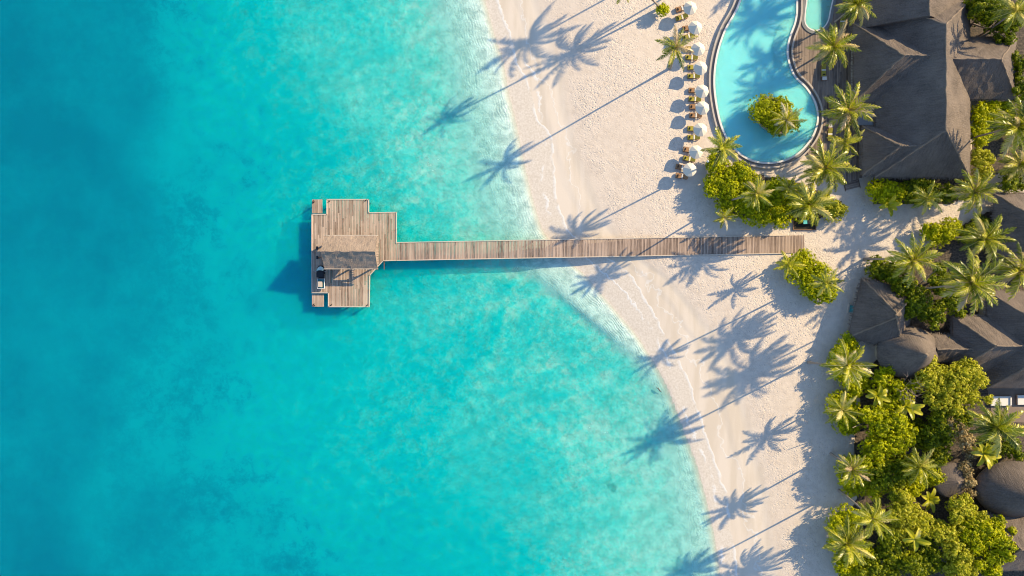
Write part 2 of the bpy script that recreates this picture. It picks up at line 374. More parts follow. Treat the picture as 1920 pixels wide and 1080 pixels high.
# ---- sand and sea bed: one ground sheet
def ground_mat():
    t = NT('coral_sand')
    sh = t.attr('shore'); berm = t.attr('berm'); fo = t.attr('foam'); fo2 = t.attr('foam2'); soil = t.attr('soil'); s = t.attr('s')
    p = t.pos()
    nb = t.noise(p, 0.12, 4, 0.55); nm = t.noise(p, 0.9, 4, 0.6); nf = t.noise(p, 6.0, 3, 0.6)
    dry = t.mix(nb, (0.625, 0.515, 0.415), (0.70, 0.585, 0.475))
    dry = t.mix(t.rng(nm, 0.35, 0.75), dry, (0.58, 0.475, 0.38))
    dry = t.mix(t.math('MULTIPLY', t.rng(nf, 0.55, 0.75), 0.5), dry, (0.45, 0.36, 0.28))
    # smooth tide-washed strip with faint lines left by the waves
    wob = t.math('MULTIPLY', t.math('SUBTRACT', t.noise(p, 0.16, 3), 0.5), 5.0)
    band = t.noise(t.pos(scale=(0.9, 0.12, 1), rot=(0, 0, math.radians(-18))), 0.7, 3)
    smoothc = t.mix(t.rng(band, 0.35, 0.65), (0.64, 0.525, 0.40), (0.72, 0.60, 0.475))
    isdry = t.rng(t.math('ADD', berm, t.math('MULTIPLY', wob, 0.35)), -0.8, 1.6)
    col = t.mix(isdry, smoothc, dry)
    # wet swash between the water's edge and the foam line
    grain = t.noise(p, 3.2, 4, 0.7)
    wet = t.mix(t.rng(grain, 0.3, 0.7), (0.60, 0.50, 0.39), (0.74, 0.64, 0.53))
    fw = t.math('ADD', fo, t.math('MULTIPLY', t.math('SUBTRACT', t.noise(p, 0.5, 4, 0.6), 0.5), 1.5))
    iswet = t.rng(fw, 0.15, -0.25)
    col = t.mix(iswet, col, wet)
    # foam lines
    br = t.rng(t.noise(p, 0.35, 3), 0.36, 0.52)
    fl = t.math('MULTIPLY', t.math('MULTIPLY', t.rng(fw, -0.5, -0.05), t.rng(fw, 0.12, 0.02)), t.math('MULTIPLY', br, 0.55))
    fw2 = t.math('ADD', fo2, t.math('MULTIPLY', t.math('SUBTRACT', t.noise(p, 0.7, 4, 0.7), 0.5), 2.6))
    fl2 = t.math('MULTIPLY', t.math('MULTIPLY', t.rng(fw2, -0.5, -0.1), t.rng(fw2, 0.15, 0.0)), t.math('MULTIPLY', t.rng(t.noise(p, 0.25, 2), 0.45, 0.58), 0.6))
    old = t.math('ADD', fo, t.math('ADD', t.math('MULTIPLY', t.math('SUBTRACT', t.noise(p, 0.22, 3, 0.6), 0.5), 9.0), -3.0))
    fl3 = t.math('MULTIPLY', t.math('MULTIPLY', t.rng(old, -0.25, 0.0), t.rng(old, 0.2, 0.02)), t.math('MULTIPLY', t.math('SUBTRACT', 1.0, isdry), 0.35))
    foam = t.math('MAXIMUM', fl, t.math('MAXIMUM', fl2, fl3))
    col = t.mix(foam, col, (0.82, 0.80, 0.76))
    # sea bed: pale mottle paints caustic light into sand; darker rubble and algae patches
    under = t.rng(sh, 0.1, -1.4)
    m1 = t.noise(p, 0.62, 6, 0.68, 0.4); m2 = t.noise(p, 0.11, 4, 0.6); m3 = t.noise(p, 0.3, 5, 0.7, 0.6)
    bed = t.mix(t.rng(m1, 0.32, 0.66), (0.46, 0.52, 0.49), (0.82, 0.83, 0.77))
    patch = t.math('MULTIPLY', t.rng(m3, 0.52, 0.64), t.rng(m2, 0.46, 0.60))
    weed = t.attr('weed'); patch = t.math('MAXIMUM', patch, t.math('MULTIPLY', weed, t.rng(t.noise(p, 0.55, 5, 0.7), 0.42, 0.60)))
    patch = t.math('MULTIPLY', patch, t.rng(s, 0.2, 0.36))
    bed = t.mix(t.math('MULTIPLY', patch, 0.62), bed, (0.25, 0.33, 0.30))
    sp = t.rng(t.noise(p, 0.22, 3, 0.5), 0.735, 0.77); sp = t.math('MULTIPLY', sp, t.rng(s, 0.2, 0.36))
    bed = t.mix(t.math('MULTIPLY', sp, 0.75), bed, (0.12, 0.20, 0.20))
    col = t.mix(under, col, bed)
    # soil and leaf litter in the planting
    litter = t.mix(t.rng(t.noise(p, 3.0, 4, 0.7), 0.35, 0.7), (0.04, 0.034, 0.026), (0.17, 0.125, 0.09))
    so2 = t.rng(t.math('ADD', soil, t.math('MULTIPLY', t.math('SUBTRACT', t.noise(p, 0.35, 4, 0.6), 0.5), 1.1)), 0.4, 0.6)
    col = t.mix(so2, col, litter)
    # relief: footprints on the dry sand, sand ripples under the shallow water
    foot = t.math('SUBTRACT', 1.0, t.rng(t.voro(t.pos(scale=(1, 1.6, 1), rot=(0, 0, 0.5)), 1.6), 0.05, 0.36))
    foot2 = t.math('SUBTRACT', 1.0, t.rng(t.voro(t.pos(scale=(1.5, 1, 1), rot=(0, 0, -0.4)), 2.5), 0.05, 0.33))
    lump = t.noise(p, 2.1, 4, 0.68)
    rip = t.n('ShaderNodeTexWave', wave_type='BANDS', bands_direction='X'); 
    comb = t.n('ShaderNodeCombineXYZ'); t.l(t.math('ADD', sh, t.math('MULTIPLY', t.noise(p, 0.45, 3), 1.6)), comb.inputs[0])
    sepp = t.n('ShaderNodeSeparateXYZ'); t.l(p, sepp.inputs[0]); t.l(t.math('MULTIPLY', sepp.outputs[1], 0.12), comb.inputs[1])
    t.l(comb.outputs[0], rip.inputs['Vector']); rip.inputs['Scale'].default_value = 0.62; rip.inputs['Distortion'].default_value = 2.6
    rip.inputs['Detail'].default_value = 2; rip.inputs['Detail Scale'].default_value = 1.2
    h_dry = t.math('SUBTRACT', lump, t.math('ADD', t.math('MULTIPLY', foot, 0.45), t.math('MULTIPLY', foot2, 0.3)))
    hk = t.math('MULTIPLY', h_dry, t.rng(berm, -0.5, 4.0, 0.06, 1.0))
    hk = t.math('MULTIPLY', hk, t.rng(nb, 0.36, 0.62, 0.3, 1.05))
    lip = t.math('ADD', t.math('MULTIPLY', t.rng(t.math('ADD', berm, t.math('MULTIPLY', wob, 0.25)), -1.0, 0.9), 0.5), t.math('MULTIPLY', t.rng(t.math('ADD', berm, t.math('MULTIPLY', wob, 0.4)), -4.0, -2.4), 0.3))
    hk = t.math('ADD', hk, lip)
    shallow = t.math('MULTIPLY', under, t.rng(s, 0.30, 0.08))
    hk = t.math('ADD', t.math('MULTIPLY', hk, t.math('SUBTRACT', 1.0, under)), t.math('ADD', t.math('MULTIPLY', t.math('MULTIPLY', rip.outputs['Fac'], t.math('MULTIPLY', shallow, t.rng(t.noise(p, 0.2, 3), 0.40, 0.62))), 0.17), t.math('MULTIPLY', t.math('MULTIPLY', t.math('ADD', m1, t.math('MULTIPLY', t.noise(p, 1.5, 3, 0.6, 1.0), 0.7)), under), 0.75)))
    hk = t.math('MULTIPLY', t.math('ADD', hk, t.math('MULTIPLY', foam, 0.12)), t.math('SUBTRACT', 1.0, t.math('MULTIPLY', so2, 0.8)))
    nrm = t.bump(hk, 1.0, 0.135)
    return t.done(t.bsdf(col, t.rng(iswet, 0, 1, 0.9, 0.6), nrm, 0.2))

EXT = [112, 130, 170, 260, 500, 1200, 3500]
AX = axis(-100, 104, 0.5, EXT); AY = axis(-60, 60, 0.5, [66, 80, 120, 220, 500, 1200, 3500])
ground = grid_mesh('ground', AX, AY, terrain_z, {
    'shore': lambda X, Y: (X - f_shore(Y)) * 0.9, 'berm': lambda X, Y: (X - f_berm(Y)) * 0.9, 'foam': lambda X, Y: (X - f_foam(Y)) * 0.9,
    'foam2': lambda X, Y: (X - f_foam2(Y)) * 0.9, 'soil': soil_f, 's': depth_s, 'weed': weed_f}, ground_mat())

# ---- the sea: one sheet that tints what lies under it by its depth, plus the glow of the water body itself
def water_mat():
    t = NT('lagoon_water')
    p = t.pos(); s0 = t.attr('s')
    n = t.noise(p, 0.06, 4, 0.55); n2 = t.noise(p, 0.35, 5, 0.65)
    amp = t.rng(s0, 0.08, 0.4, 0.0, 1.0)
    n3 = t.noise(p, 1.1, 4, 0.6)
    mid = t.math('MULTIPLY', t.rng(s0, 0.14, 0.36), t.rng(s0, 0.92, 0.62, 0.12, 1.0))
    fine = t.math('ADD', t.math('MULTIPLY', t.math('SUBTRACT', n2, 0.5), 0.50), t.math('MULTIPLY', t.math('SUBTRACT', n3, 0.5), 0.16))
    blot = t.math('SUBTRACT', t.rng(t.noise(p, 0.42, 7, 0.72, 0.3), 0.40, 0.60), 0.5)
    big = t.rng(t.noise(p, 0.035, 3, 0.5), 0.35, 0.62, 0.25, 1.0)
    fine = t.math('ADD', fine, t.math('MULTIPLY', t.math('MULTIPLY', blot, big), 0.21))
    dv = t.math('ADD', t.math('MULTIPLY', t.math('SUBTRACT', n, 0.5), 0.34), t.math('MULTIPLY', fine, mid))
    s = t.math('ADD', s0, t.math('MULTIPLY', dv, amp), True)
    tint = t.ramp(s, [(0.0, (0.97, 0.99, 0.97)), (0.04, (0.86, 0.985, 0.955)), (0.11, (0.77, 0.975, 0.94)), (0.20, (0.69, 0.955, 0.92)), (0.33, (0.52, 0.945, 0.905)), (0.46, (0.25, 0.905, 0.89)),
                      (0.60, (0.03, 0.865, 0.885)), (0.74, (0.0, 0.79, 0.845)), (0.88, (0.0, 0.655, 0.745)), (1.0, (0.0, 0.535, 0.66))])
    body = t.ramp(s, [(0.0, (0.4, 0.6, 0.52)), (0.35, (0.05, 0.55, 0.48)), (0.6, (0.0, 0.46, 0.455)), (0.75, (0.0, 0.375, 0.42)), (0.88, (0.0, 0.255, 0.335)), (1.0, (0.0, 0.185, 0.275))])
    tr = t.n('ShaderNodeBsdfTransparent'); t.l(tint, tr.inputs[0])
    ss = t.n('ShaderNodeSubsurfaceScattering', falloff='BURLEY'); t.l(body, ss.inputs['Color'])
    ss.inputs['Scale'].default_value = 1.0; ss.inputs['Radius'].default_value = (0.5, 2.0, 3.2)
    m1 = t.n('ShaderNodeMixShader'); t.l(t.rng(s, 0.0, 0.8, 0.03, 0.68, False), m1.inputs[0])
    t.l(tr.outputs[0], m1.inputs[1]); t.l(ss.outputs[0], m1.inputs[2])
    rip = t.math('ADD', t.noise(t.pos(scale=(1, 0.6, 1)), 1.3, 4, 0.6), t.math('MULTIPLY', t.noise(p, 4.0, 2), 0.4))
    gl = t.n('ShaderNodeBsdfGlossy'); gl.inputs['Roughness'].default_value = 0.06
    nb = t.bump(rip, 0.7, 0.12); t.l(nb, gl.inputs['Normal'])
    fr = t.schlick()
    m2 = t.n('ShaderNodeMixShader'); t.l(fr, m2.inputs[0]); t.l(m1.outputs[0], m2.inputs[1]); t.l(gl.outputs[0], m2.inputs[2])
    return t.done(m2.outputs[0])
WX = np.concatenate([[-3500, -1200, -500, -260, -170, -130, -112], np.arange(-100, 46, 0.75)])
WY = axis(-60, 60, 0.75, [66, 80, 120])
water = grid_mesh('water', WX, np.concatenate([[-3500, -1200, -500, -220], WY, [220, 500, 1200, 3500]]), lambda X, Y: np.full(X.shape, -1.5), {'s': depth_s}, water_mat())

# ------------------------------------------------------------------ thatched roofs
def fringe(mb, e, k=1.0):
    c = np.mean(np.array(e), 0)
    V, F, R = [], [], []
    for i in range(4):
        a, b = np.array(e[i]), np.array(e[(i + 1) % 4]); L = np.linalg.norm(b - a); u = (b - a) / L
        o = np.array([u[1], -u[0], 0.0]);
        if np.dot(o, (a + b) / 2 - c) < 0: o = -o
        for q in np.arange(0.05, L, 0.13):
            p = a + u * (q + random.uniform(-.05, .05)); l = k * random.uniform(.08, .5); wd = random.uniform(.05, .12); sk = random.uniform(-.12, .12)
            z0 = np.array([0, 0, random.uniform(-.02, .06)]); n = len(V)
            V += [p - u * wd + z0 - o * .25 + np.array([0, 0, .06]), p + u * wd + z0 - o * .25 + np.array([0, 0, .06]), p + u * (wd * .5 + sk) + o * l + np.array([0, 0, -.1 - l * .8]), p - u * (wd * .5 - sk) + o * l + np.array([0, 0, -.1 - l * .8])]
            F.append((n, n + 1, n + 2, n + 3)); R.append(random.random())
    mb.add(V, F, R)
def roof_geo(mb, x0, x1, y0, y1, z0, z1, hip0, hip1, axis='x', rz=0.0, c=None, thick=0.4, off=0.0, sag=0.03, open_=False):
    """hip or gable roof over a rectangle; ridge along axis; hip0/hip1 = run of each hipped end (0 = gable); off shifts the ridge sideways"""
    if axis == 'x': L0, L1, W0, W1 = x0, x1, y0, y1
    else: L0, L1, W0, W1 = y0, y1, x0, x1
    wm = (W0 + W1) / 2 + off
    nL, nW = 14, 6
    def pt(u, v):        # u along, v across (0..1), returns l, w, z
        l = L0 + (L1 - L0) * u; ww = W0 + (W1 - W0) * v
        zz = 1.0
        zz = min(zz, (ww - W0) / (wm - W0) if ww < wm else (W1 - ww) / (W1 - wm))
        if hip0 > 0: zz = min(zz, (l - L0) / hip0)
        if hip1 > 0: zz = min(zz, (L1 - l) / hip1)
        return l, ww, z0 + (z1 - z0) * max(0, zz)
    # explicit faces (planar), each cut into strips so the thatch can be slightly uneven
    r0 = L0 + hip0; r1 = L1 - hip1
    A, B, C_, D = (L0, W0, z0), (L1, W0, z0), (L1, W1, z0), (L0, W1, z0)
    R0, R1 = (r0, wm, z1), (r1, wm, z1)
    faces = [[A, B, R1, R0], [C_, D, R0, R1]]
    if hip0 > 0: faces.append([D, A, R0, R0])
    if hip1 > 0: faces.append([B, C_, R1, R1])
    def tr(p):
        l, q, z = p
        x, y = (l, q) if axis == 'x' else (q, l)
        if rz and c is not None:
            dx, dy = x - c[0], y - c[1]; a, b = math.cos(rz), math.sin(rz)
            x, y = c[0] + a * dx - b * dy, c[1] + b * dx + a * dy
        return (x, y, z)
    for f in faces:
        f = [np.array(q, float) for q in f]
        nu, nv = 16, 7
        V = []
        for j in range(nv + 1):
            v = j / nv
            for i in range(nu + 1):
                u = i / nu
                a = f[0] * (1 - u) + f[1] * u; b = f[3] * (1 - u) + f[2] * u
                q = a * (1 - v) + b * v
                if 0 < j < nv: q = q + np.array([0, 0, -sag * 4 * v * (1 - v) * 2 + random.uniform(-.075, .075)])
                elif j == 0: q = q + np.array([random.uniform(-.08, .08), random.uniform(-.08, .08), random.uniform(-.09, .05)])
                V.append(tr(q))
        F = []
        for j in range(nv):
            for i in range(nu):
                k = j * (nu + 1) + i
                F.append((k, k + 1, k + nu + 2, k + nu + 1))
        if axis == 'y': F = [q[::-1] for q in F]
        mb.add(V, F, None)
    # eave edge and soffit
    e = [tr(q) for q in (A, B, C_, D)]
    lo = [(q[0], q[1], q[2] - thick) for q in e]
    if open_:
        ra, rb = tr(R0), tr(R1); ra2 = (ra[0], ra[1], ra[2] - thick); rb2 = (rb[0], rb[1], rb[2] - thick)
        mb.add(e + lo + [ra, rb, ra2, rb2], [(0, 4, 5, 1), (2, 6, 7, 3), (4, 10, 11, 5), (6, 11, 10, 7), (0, 8, 10, 4), (3, 7, 10, 8), (1, 5, 11, 9), (2, 9, 11, 6)], 0.2)
        fringe(mb, e, .5)
        return ra, rb, e
    Fs = [(0, 4, 5, 1), (1, 5, 6, 2), (2, 6, 7, 3), (3, 7, 4, 0), (4, 7, 6, 5)]
    mb.add(e + lo, Fs, 0.2)
    fringe(mb, e)
    if hip0 == 0: mb.add([tr(A), tr(D), tr(R0)], [(0, 1, 2)], 0.2)
    if hip1 == 0: mb.add([tr(B), tr(R1), tr(C_)], [(0, 1, 2)], 0.2)
    return tr(R0), tr(R1), [tr(q) for q in (A, B, C_, D)]

def ridge_line(mb, a, b, r=0.15, n=16):
    a = np.array(a); b = np.array(b)
    pts = [a + (b - a) * i / n + np.array([random.uniform(-.08, .08), random.uniform(-.08, .08), random.uniform(-.06, .04) - r * 0.45]) for i in range(n + 1)]
    mb.tube(pts, [r * random.uniform(.85, 1.15) for _ in pts], 6, None, False)

# main house by the pool terrace
hs = thing('thatched_house', 'largest thatched house with a long north-south ridge and cross wings beside the pool terrace', 'house', (74.2, 36, 0))
def rel(q, o): return (q[0] - o[0], q[1] - o[1], q[2])
def house_part(root, name, geo, mat):
    mb = MB(); geo(mb)
    o = root.location
    for i in range(len(mb.V)): mb.V[i] = mb.V[i] - np.array([o.x, o.y, 0])
    return mb.build(name, mat, root)
caps = []
def g_main(mb):
    r0, r1, e = roof_geo(mb, 66.5, 83.9, 20.3, 52.7, 3.0, 10.0, 7.0, 7.0, 'y'); caps.append((r0, r1)); caps.append((r0, e[0])); caps.append((r0, e[3])); caps.append((r1, e[1])); caps.append((r1, e[2]))
def g_nwest(mb):
    r0, r1, e = roof_geo(mb, 62.6, 75.0, 34.0, 48.6, 2.9, 8.5, 6.1, 0, 'x', off=-0.5); caps.append((r0, (74.2, r1[1], r1[2]))); caps.append((r0, e[0])); caps.append((r0, e[3]))
def g_swest(mb):
    r0, r1, e = roof_geo(mb, 64.2, 72.5, 20.7, 29.7, 2.95, 7.1, 4.8, 0, 'x'); caps.append((r0, (71.8, r1[1], r1[2]))); caps.append((r0, e[0])); caps.append((r0, e[3]))
def g_east(mb):
    r0, r1, e = roof_geo(mb, 76.5, 92.4, 34.6, 46.0, 3.0, 8.2, 0, 6.4, 'x'); caps.append((r0, r1)); caps.append((r1, e[1])); caps.append((r1, e[2]))
def g_north(mb):
    r0, r1, e = roof_geo(mb, 63.6, 82.0, 47.5, 76.0, 3.05, 9.2, 0, 6.5, 'y'); caps.append((r0, r1))
for nm, g in (('roof', g_main), ('wing_roof', g_nwest), ('wing_roof', g_swest), ('wing_roof', g_east), ('wing_roof', g_north)):
    house_part(hs, nm, g, M['thatch'])
def g_caps(mb):
    for a, b in caps: ridge_line(mb, a, b)
house_part(hs, 'ridge_cap', g_caps, M['thatch_ridge'])
house_part(hs, 'wall', lambda mb: (mb.box((75.2, 36.5, 1.3), (14.4, 29.5, 2.6)), mb.box((83.5, 40.3, 1.28), (14.5, 8.6, 2.56)), mb.box((66.5, 40.8, 1.27), (6.0, 10.4, 2.54)), mb.box((72.8, 62, 1.29), (14.6, 25, 2.58))), M['plaster'])

house_part(hs, 'porch_roof', lambda mb: (mb.box((65.0, 32.0, 2.55), (2.9, 4.2, .16)), mb.box((63.6, 32.0, 2.66), (.14, 4.2, .12)), mb.box((65.0, 34.05, 2.66), (2.7, .14, .12))), M['stone_grey'])

def simple_house(label, roofs, wall, root_xy, mat='thatch', name='thatched_house'):
    root = thing(name, label, 'house', (*root_xy, 0))
    cp = []
    for i, kw in enumerate(roofs):
        def g(mb, kw=kw):
            hips = kw.pop('caps', True)
            r0, r1, e = roof_geo(mb, **kw)
            cp.append((r0, r1))
            if kw['hip0'] > 0: cp.append((r0, e[0])); cp.append((r0, e[3]))
            if kw['hip1'] > 0: cp.append((r1, e[1])); cp.append((r1, e[2]))
        house_part(root, 'roof' if i == 0 else 'wing_roof', g, M[mat])
    house_part(root, 'ridge_cap', lambda mb: [ridge_line(mb, a, b) for a, b in cp], M['thatch_ridge'])
    house_part(root, 'wall', lambda mb: [mb.box(c, d, rz) for c, d, rz in wall], M['plaster'])
    return root
simple_house('thatched house cut off by the frame edge, its dark west slope behind the tall palms', [dict(x0=88.6, x1=106, y0=3.0, y1=17.4, z0=2.6, z1=8.4, hip0=7.0, hip1=7.0, axis='x')], [((97.5, 10.2, 1.1), (14, 11, 2.2), 0)], (97, 10))
simple_house('dark thatched house with two sunlit north slopes, south of the frame-edge palms', [
    dict(x0=87.0, x1=110, y0=-18.3, y1=-0.6, z0=3.0, z1=11.0, hip0=9.5, hip1=9.5, axis='x'),
    dict(x0=80.8, x1=95.0, y0=-15.4, y1=-5.2, z0=2.9, z1=7.0, hip0=5.2, hip1=0, axis='x'),
    dict(x0=76.9, x1=84.0, y0=-13.6, y1=-8.6, z0=2.6, z1=4.7, hip0=0, hip1=0, axis='x')], [((97, -9.5, 1.3), (19, 14, 2.6), 0), ((87, -10.2, 1.2), (9, 7.4, 2.4), 0)], (96, -9.5))
simple_house('square hut with a dark pyramid thatch roof beside the beach path', [
    dict(x0=63.0, x1=73.4, y0=-10.6, y1=0.6, z0=2.4, z1=7.6, hip0=5.6, hip1=5.6, axis='x', rz=math.radians(-13.5), c=(68.7, -5.0))], [((68.7, -5.0, 1.0), (8.6, 8.4, 2.0), math.radians(-13.5))], (68.7, -5.0), name='thatched_hut')
simple_house('low thatched house at the bottom right corner of the frame', [
    dict(x0=87.5, x1=104, y0=-52.0, y1=-41.6, z0=2.4, z1=6.2, hip0=3.5, hip1=0, axis='x')], [((97, -46.8, 1.0), (14, 7.5, 2.0), 0)], (96, -46.8))

def round_hut(label, c, rx, ry, z0, z1, steep=1.0, name='round_hut'):
    root = thing(name, label, 'hut', (*c, 0))
    mb = MB(); n = 40
    prof = [(1.0, -0.35), (1.0, 0.0)] + [(1 - q, (z1 - z0) * (q ** steep)) for q in (0.08, .16, .25, .34, .43, .52, .61, .7, .79, .88, .95)] + [(0.02, z1 - z0)]
    mb.lathe(prof, n, (0, 0, z0), rx, ry, None, True, 0.012)
    mb.build('roof', M['thatch'], root)
    k = MB(); k.lathe([(0.4, 0), (0.3, .14), (0.1, .24), (0.01, .28)], 12, (0, 0, z1 - 0.25)); k.build('roof_cap', M['thatch_ridge'], root)
    wl_ = MB(); wl_.lathe([(0.8, 0), (0.8, z0 + 0.1)], 32, (0, 0, 0), rx, ry); wl_.build('wall', M['plaster'], root)
    return root
round_hut('round hut with a conical thatch roof, half in sunlight, next to the pyramid-roofed hut', (72.6, -11.8), 5.7, 4.8, 3.0, 8.8, 1.0)
round_hut('big rounded thatch dome cut off by the right frame edge near the bottom', (92.6, -37.0), 7.4, 5.2, 2.4, 8.8, 0.72)
round_hut('small dark round thatch canopy half hidden by dry brown shrubs', (81.6, -35.6), 3.6, 3.4, 2.0, 3.4, 0.9, name='round_canopy')

# ------------------------------------------------------------------ swimming pool, terrace
def smooth_closed(pts, k=6):
    p = np.array(pts, float); n = len(p); out = []
    for i in range(n):
        a, b, c, d = p[(i - 1) % n], p[i], p[(i + 1) % n], p[(i + 2) % n]
        for j in range(k):
            t = j / k
            out.append(0.5 * ((2 * b) + (-a + c) * t + (2 * a - 5 * b + 4 * c - d) * t * t + (-a + 3 * b - 3 * c + d) * t ** 3))
    return np.array(out)
def offset(poly, d):
    p = np.asarray(poly); t = np.roll(p, -1, 0) - np.roll(p, 1, 0); t /= np.linalg.norm(t, axis=1)[:, None] + 1e-9
    area = np.sum(p[:, 0] * np.roll(p[:, 1], -1) - np.roll(p[:, 0], -1) * p[:, 1])
    nrm = np.stack([t[:, 1], -t[:, 0]], 1) * (1 if area > 0 else -1)
    return p + nrm * d
POOL = smooth_closed([P(*q, 0.4) for q in ((1405, -30), (1382, 20), (1360, 60), (1346, 105), (1341, 150), (1345, 195), (1356, 240), (1376, 275), (1405, 297), (1440, 304), (1474, 298), (1502, 281), (1524, 252), (1532, 222), (1527, 193), (1511, 166), (1490, 145), (1479, 120), (1475, 95), (1480, 68), (1490, 40), (1493, 10), (1488, -30), (1450, -60))])
def pool_water_mat(name, tint, body):
    t = NT(name); p = t.pos()
    n = t.noise(p, 0.18, 3)
    tr = t.n('ShaderNodeBsdfTransparent'); t.l(t.mix(n, tint, tuple(q * 0.97 for q in tint)), tr.inputs[0])
    ss = t.n('ShaderNodeSubsurfaceScattering', falloff='BURLEY'); ss.inputs['Color'].default_value = (*body, 1)
    ss.inputs['Scale'].default_value = 1.0; ss.inputs['Radius'].default_value = (0.3, 1.5, 2.4)
    m1 = t.n('ShaderNodeMixShader'); m1.inputs[0].default_value = 0.30
    t.l(tr.outputs[0], m1.inputs[1]); t.l(ss.outputs[0], m1.inputs[2])
    gl = t.n('ShaderNodeBsdfGlossy'); gl.inputs['Roughness'].default_value = 0.05
    nb = t.bump(t.noise(p, 2.2, 3, 0.6), 0.5, 0.05); t.l(nb, gl.inputs['Normal'])
    fr = t.schlick()
    m2 = t.n('ShaderNodeMixShader'); t.l(fr, m2.inputs[0]); t.l(m1.outputs[0], m2.inputs[1]); t.l(gl.outputs[0], m2.inputs[2])
    return t.done(m2.outputs[0])
M['pool_water'] = pool_water_mat('pool_water', (0.87, 0.985, 0.965), (0.22, 0.74, 0.75))
M['kids_water'] = pool_water_mat('shallow_pool_water', (0.84, 0.985, 0.96), (0.30, 0.70, 0.68))
def tile_mat():
    t = NT('pale_pool_tiles'); p = t.pos()
    col = t.mix(t.noise(p, 0.5, 4), (0.66, 0.76, 0.745), (0.76, 0.83, 0.81))
    col = t.mix(t.rng(t.noise(p, 5.0, 3), 0.5, 0.7), col, (0.62, 0.72, 0.70))
    return t.done(t.bsdf(col, 0.7))
M['tiles'] = tile_mat()
def pool(name, label, outl, tag_water, o0, widths, mats):
    root = thing(name, label, 'pool', (*o0, 0))
    O = outl - np.array(o0)
    MB().prism(offset(O, 0.05), 0.02, 0.08).build('basin_floor', M['tiles'], root)
    a = 0.0
    for (nm, wd, z1, mt) in widths:
        MB().ring(offset(O, a), offset(O, a + wd), -0.1, z1).build(nm, M[mt], root); a += wd
    wt = MB().prism(offset(O, 0.02), 0.30, 0.34); wo = wt.build('water', M[tag_water], root)
    return root
POOLC = (46.5, 35.0)
pl = pool('swimming_pool', 'big curved turquoise swimming pool with a double rim between beach and terrace', POOL, 'pool_water', POOLC,
     [('inner_rim', 0.34, 0.42, 'rim_white'), ('overflow_gutter', 0.55, 0.16, 'stone_grey'), ('outer_wall', 0.30, 0.50, 'stone')], M)
# entry steps on the terrace side
def strip(mb, pts, wd, z0, z1, r=.4):
    pts = np.array(pts)
    for a, b in zip(pts[:-1], pts[1:]):
        d = b - a; mb.box((*((a + b) / 2), (z0 + z1) / 2), (np.linalg.norm(d) + wd * .4, wd, z1 - z0), math.atan2(d[1], d[0]), r)
def curve(px, k=5):
    p = [np.array(P(*q, .3)) - np.array(POOLC) for q in px]; p = [2 * p[0] - p[1]] + p + [2 * p[-1] - p[-2]]; out = []
    for i in range(1, len(p) - 2):
        for t in np.arange(0, 1, 1 / k):
            a, b, c, d = p[i - 1:i + 3]; out.append(0.5 * (2 * b + (c - a) * t + (2 * a - 5 * b + 4 * c - d) * t * t + (3 * b - a - 3 * c + d) * t ** 3))
    return np.array(out + [p[-2]])
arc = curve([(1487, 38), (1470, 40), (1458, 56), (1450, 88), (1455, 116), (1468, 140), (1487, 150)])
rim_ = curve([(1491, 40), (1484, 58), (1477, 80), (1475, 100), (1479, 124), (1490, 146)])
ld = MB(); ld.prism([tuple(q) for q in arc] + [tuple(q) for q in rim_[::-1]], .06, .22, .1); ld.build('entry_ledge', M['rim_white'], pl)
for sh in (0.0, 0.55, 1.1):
    e_ = MB(); q = arc[2 + int(sh * 2):22] + np.array([sh * 1.0, -sh * .25]) * (1 if sh else 0); strip(e_, q, .13, .2, .265 + .01 * sh); e_.build('step_and_shade_line', M['stone_grey'] if sh == 0 else M['rim_white'], pl)  # grey strip on the arc paints the ledge edge's shaded side
KID = smooth_closed([P(*q, 0.4) for q in ((1517, -40), (1514, 0), (1511, 25), (1511, 42), (1518, 52), (1530, 56), (1543, 51), (1552, 38), (1557, 15), (1564, -15), (1568, -45), (1545, -60))])
KC = (57.0, 53.0)
pool('childrens_pool', 'small pale shallow pool at the top edge of the frame, beside the big pool', KID, 'kids_water', KC,
     [('inner_rim', 0.22, 0.42, 'rim_white'), ('outer_wall', 0.55, 0.40, 'stone_grey')], M)

# wooden terrace boards, laid north-south and cut round the pools
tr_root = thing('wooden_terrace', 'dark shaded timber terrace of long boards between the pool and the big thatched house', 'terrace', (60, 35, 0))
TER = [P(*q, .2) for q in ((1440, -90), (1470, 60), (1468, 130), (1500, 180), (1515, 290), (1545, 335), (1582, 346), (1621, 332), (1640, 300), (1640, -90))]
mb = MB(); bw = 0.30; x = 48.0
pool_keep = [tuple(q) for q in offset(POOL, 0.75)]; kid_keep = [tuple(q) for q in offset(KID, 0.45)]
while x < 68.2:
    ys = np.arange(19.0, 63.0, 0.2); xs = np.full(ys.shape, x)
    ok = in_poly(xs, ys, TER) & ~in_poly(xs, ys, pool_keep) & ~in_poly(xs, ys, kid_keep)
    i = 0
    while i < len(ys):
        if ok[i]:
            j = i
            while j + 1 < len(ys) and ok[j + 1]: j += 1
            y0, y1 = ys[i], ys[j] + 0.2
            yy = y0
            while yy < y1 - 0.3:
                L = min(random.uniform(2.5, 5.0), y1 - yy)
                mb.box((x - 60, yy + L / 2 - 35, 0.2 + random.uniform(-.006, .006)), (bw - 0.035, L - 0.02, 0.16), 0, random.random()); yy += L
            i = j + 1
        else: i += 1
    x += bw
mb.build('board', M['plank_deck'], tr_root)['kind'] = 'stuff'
MB().prism([(q[0] - 60, q[1] - 35) for q in [P(*q, .1) for q in ((1540, -85), (1540, 60), (1535, 90), (1538, 300), (1582, 343), (1618, 330), (1636, 300), (1636, -85))]], 0.0, 0.09).build('subfloor', M['wood_dark'], tr_root)
stp = thing('garden_steps', 'short flight of dark wooden steps down from the terrace to the sand path', 'steps', (*P(1597, 347), 0), math.radians(14))
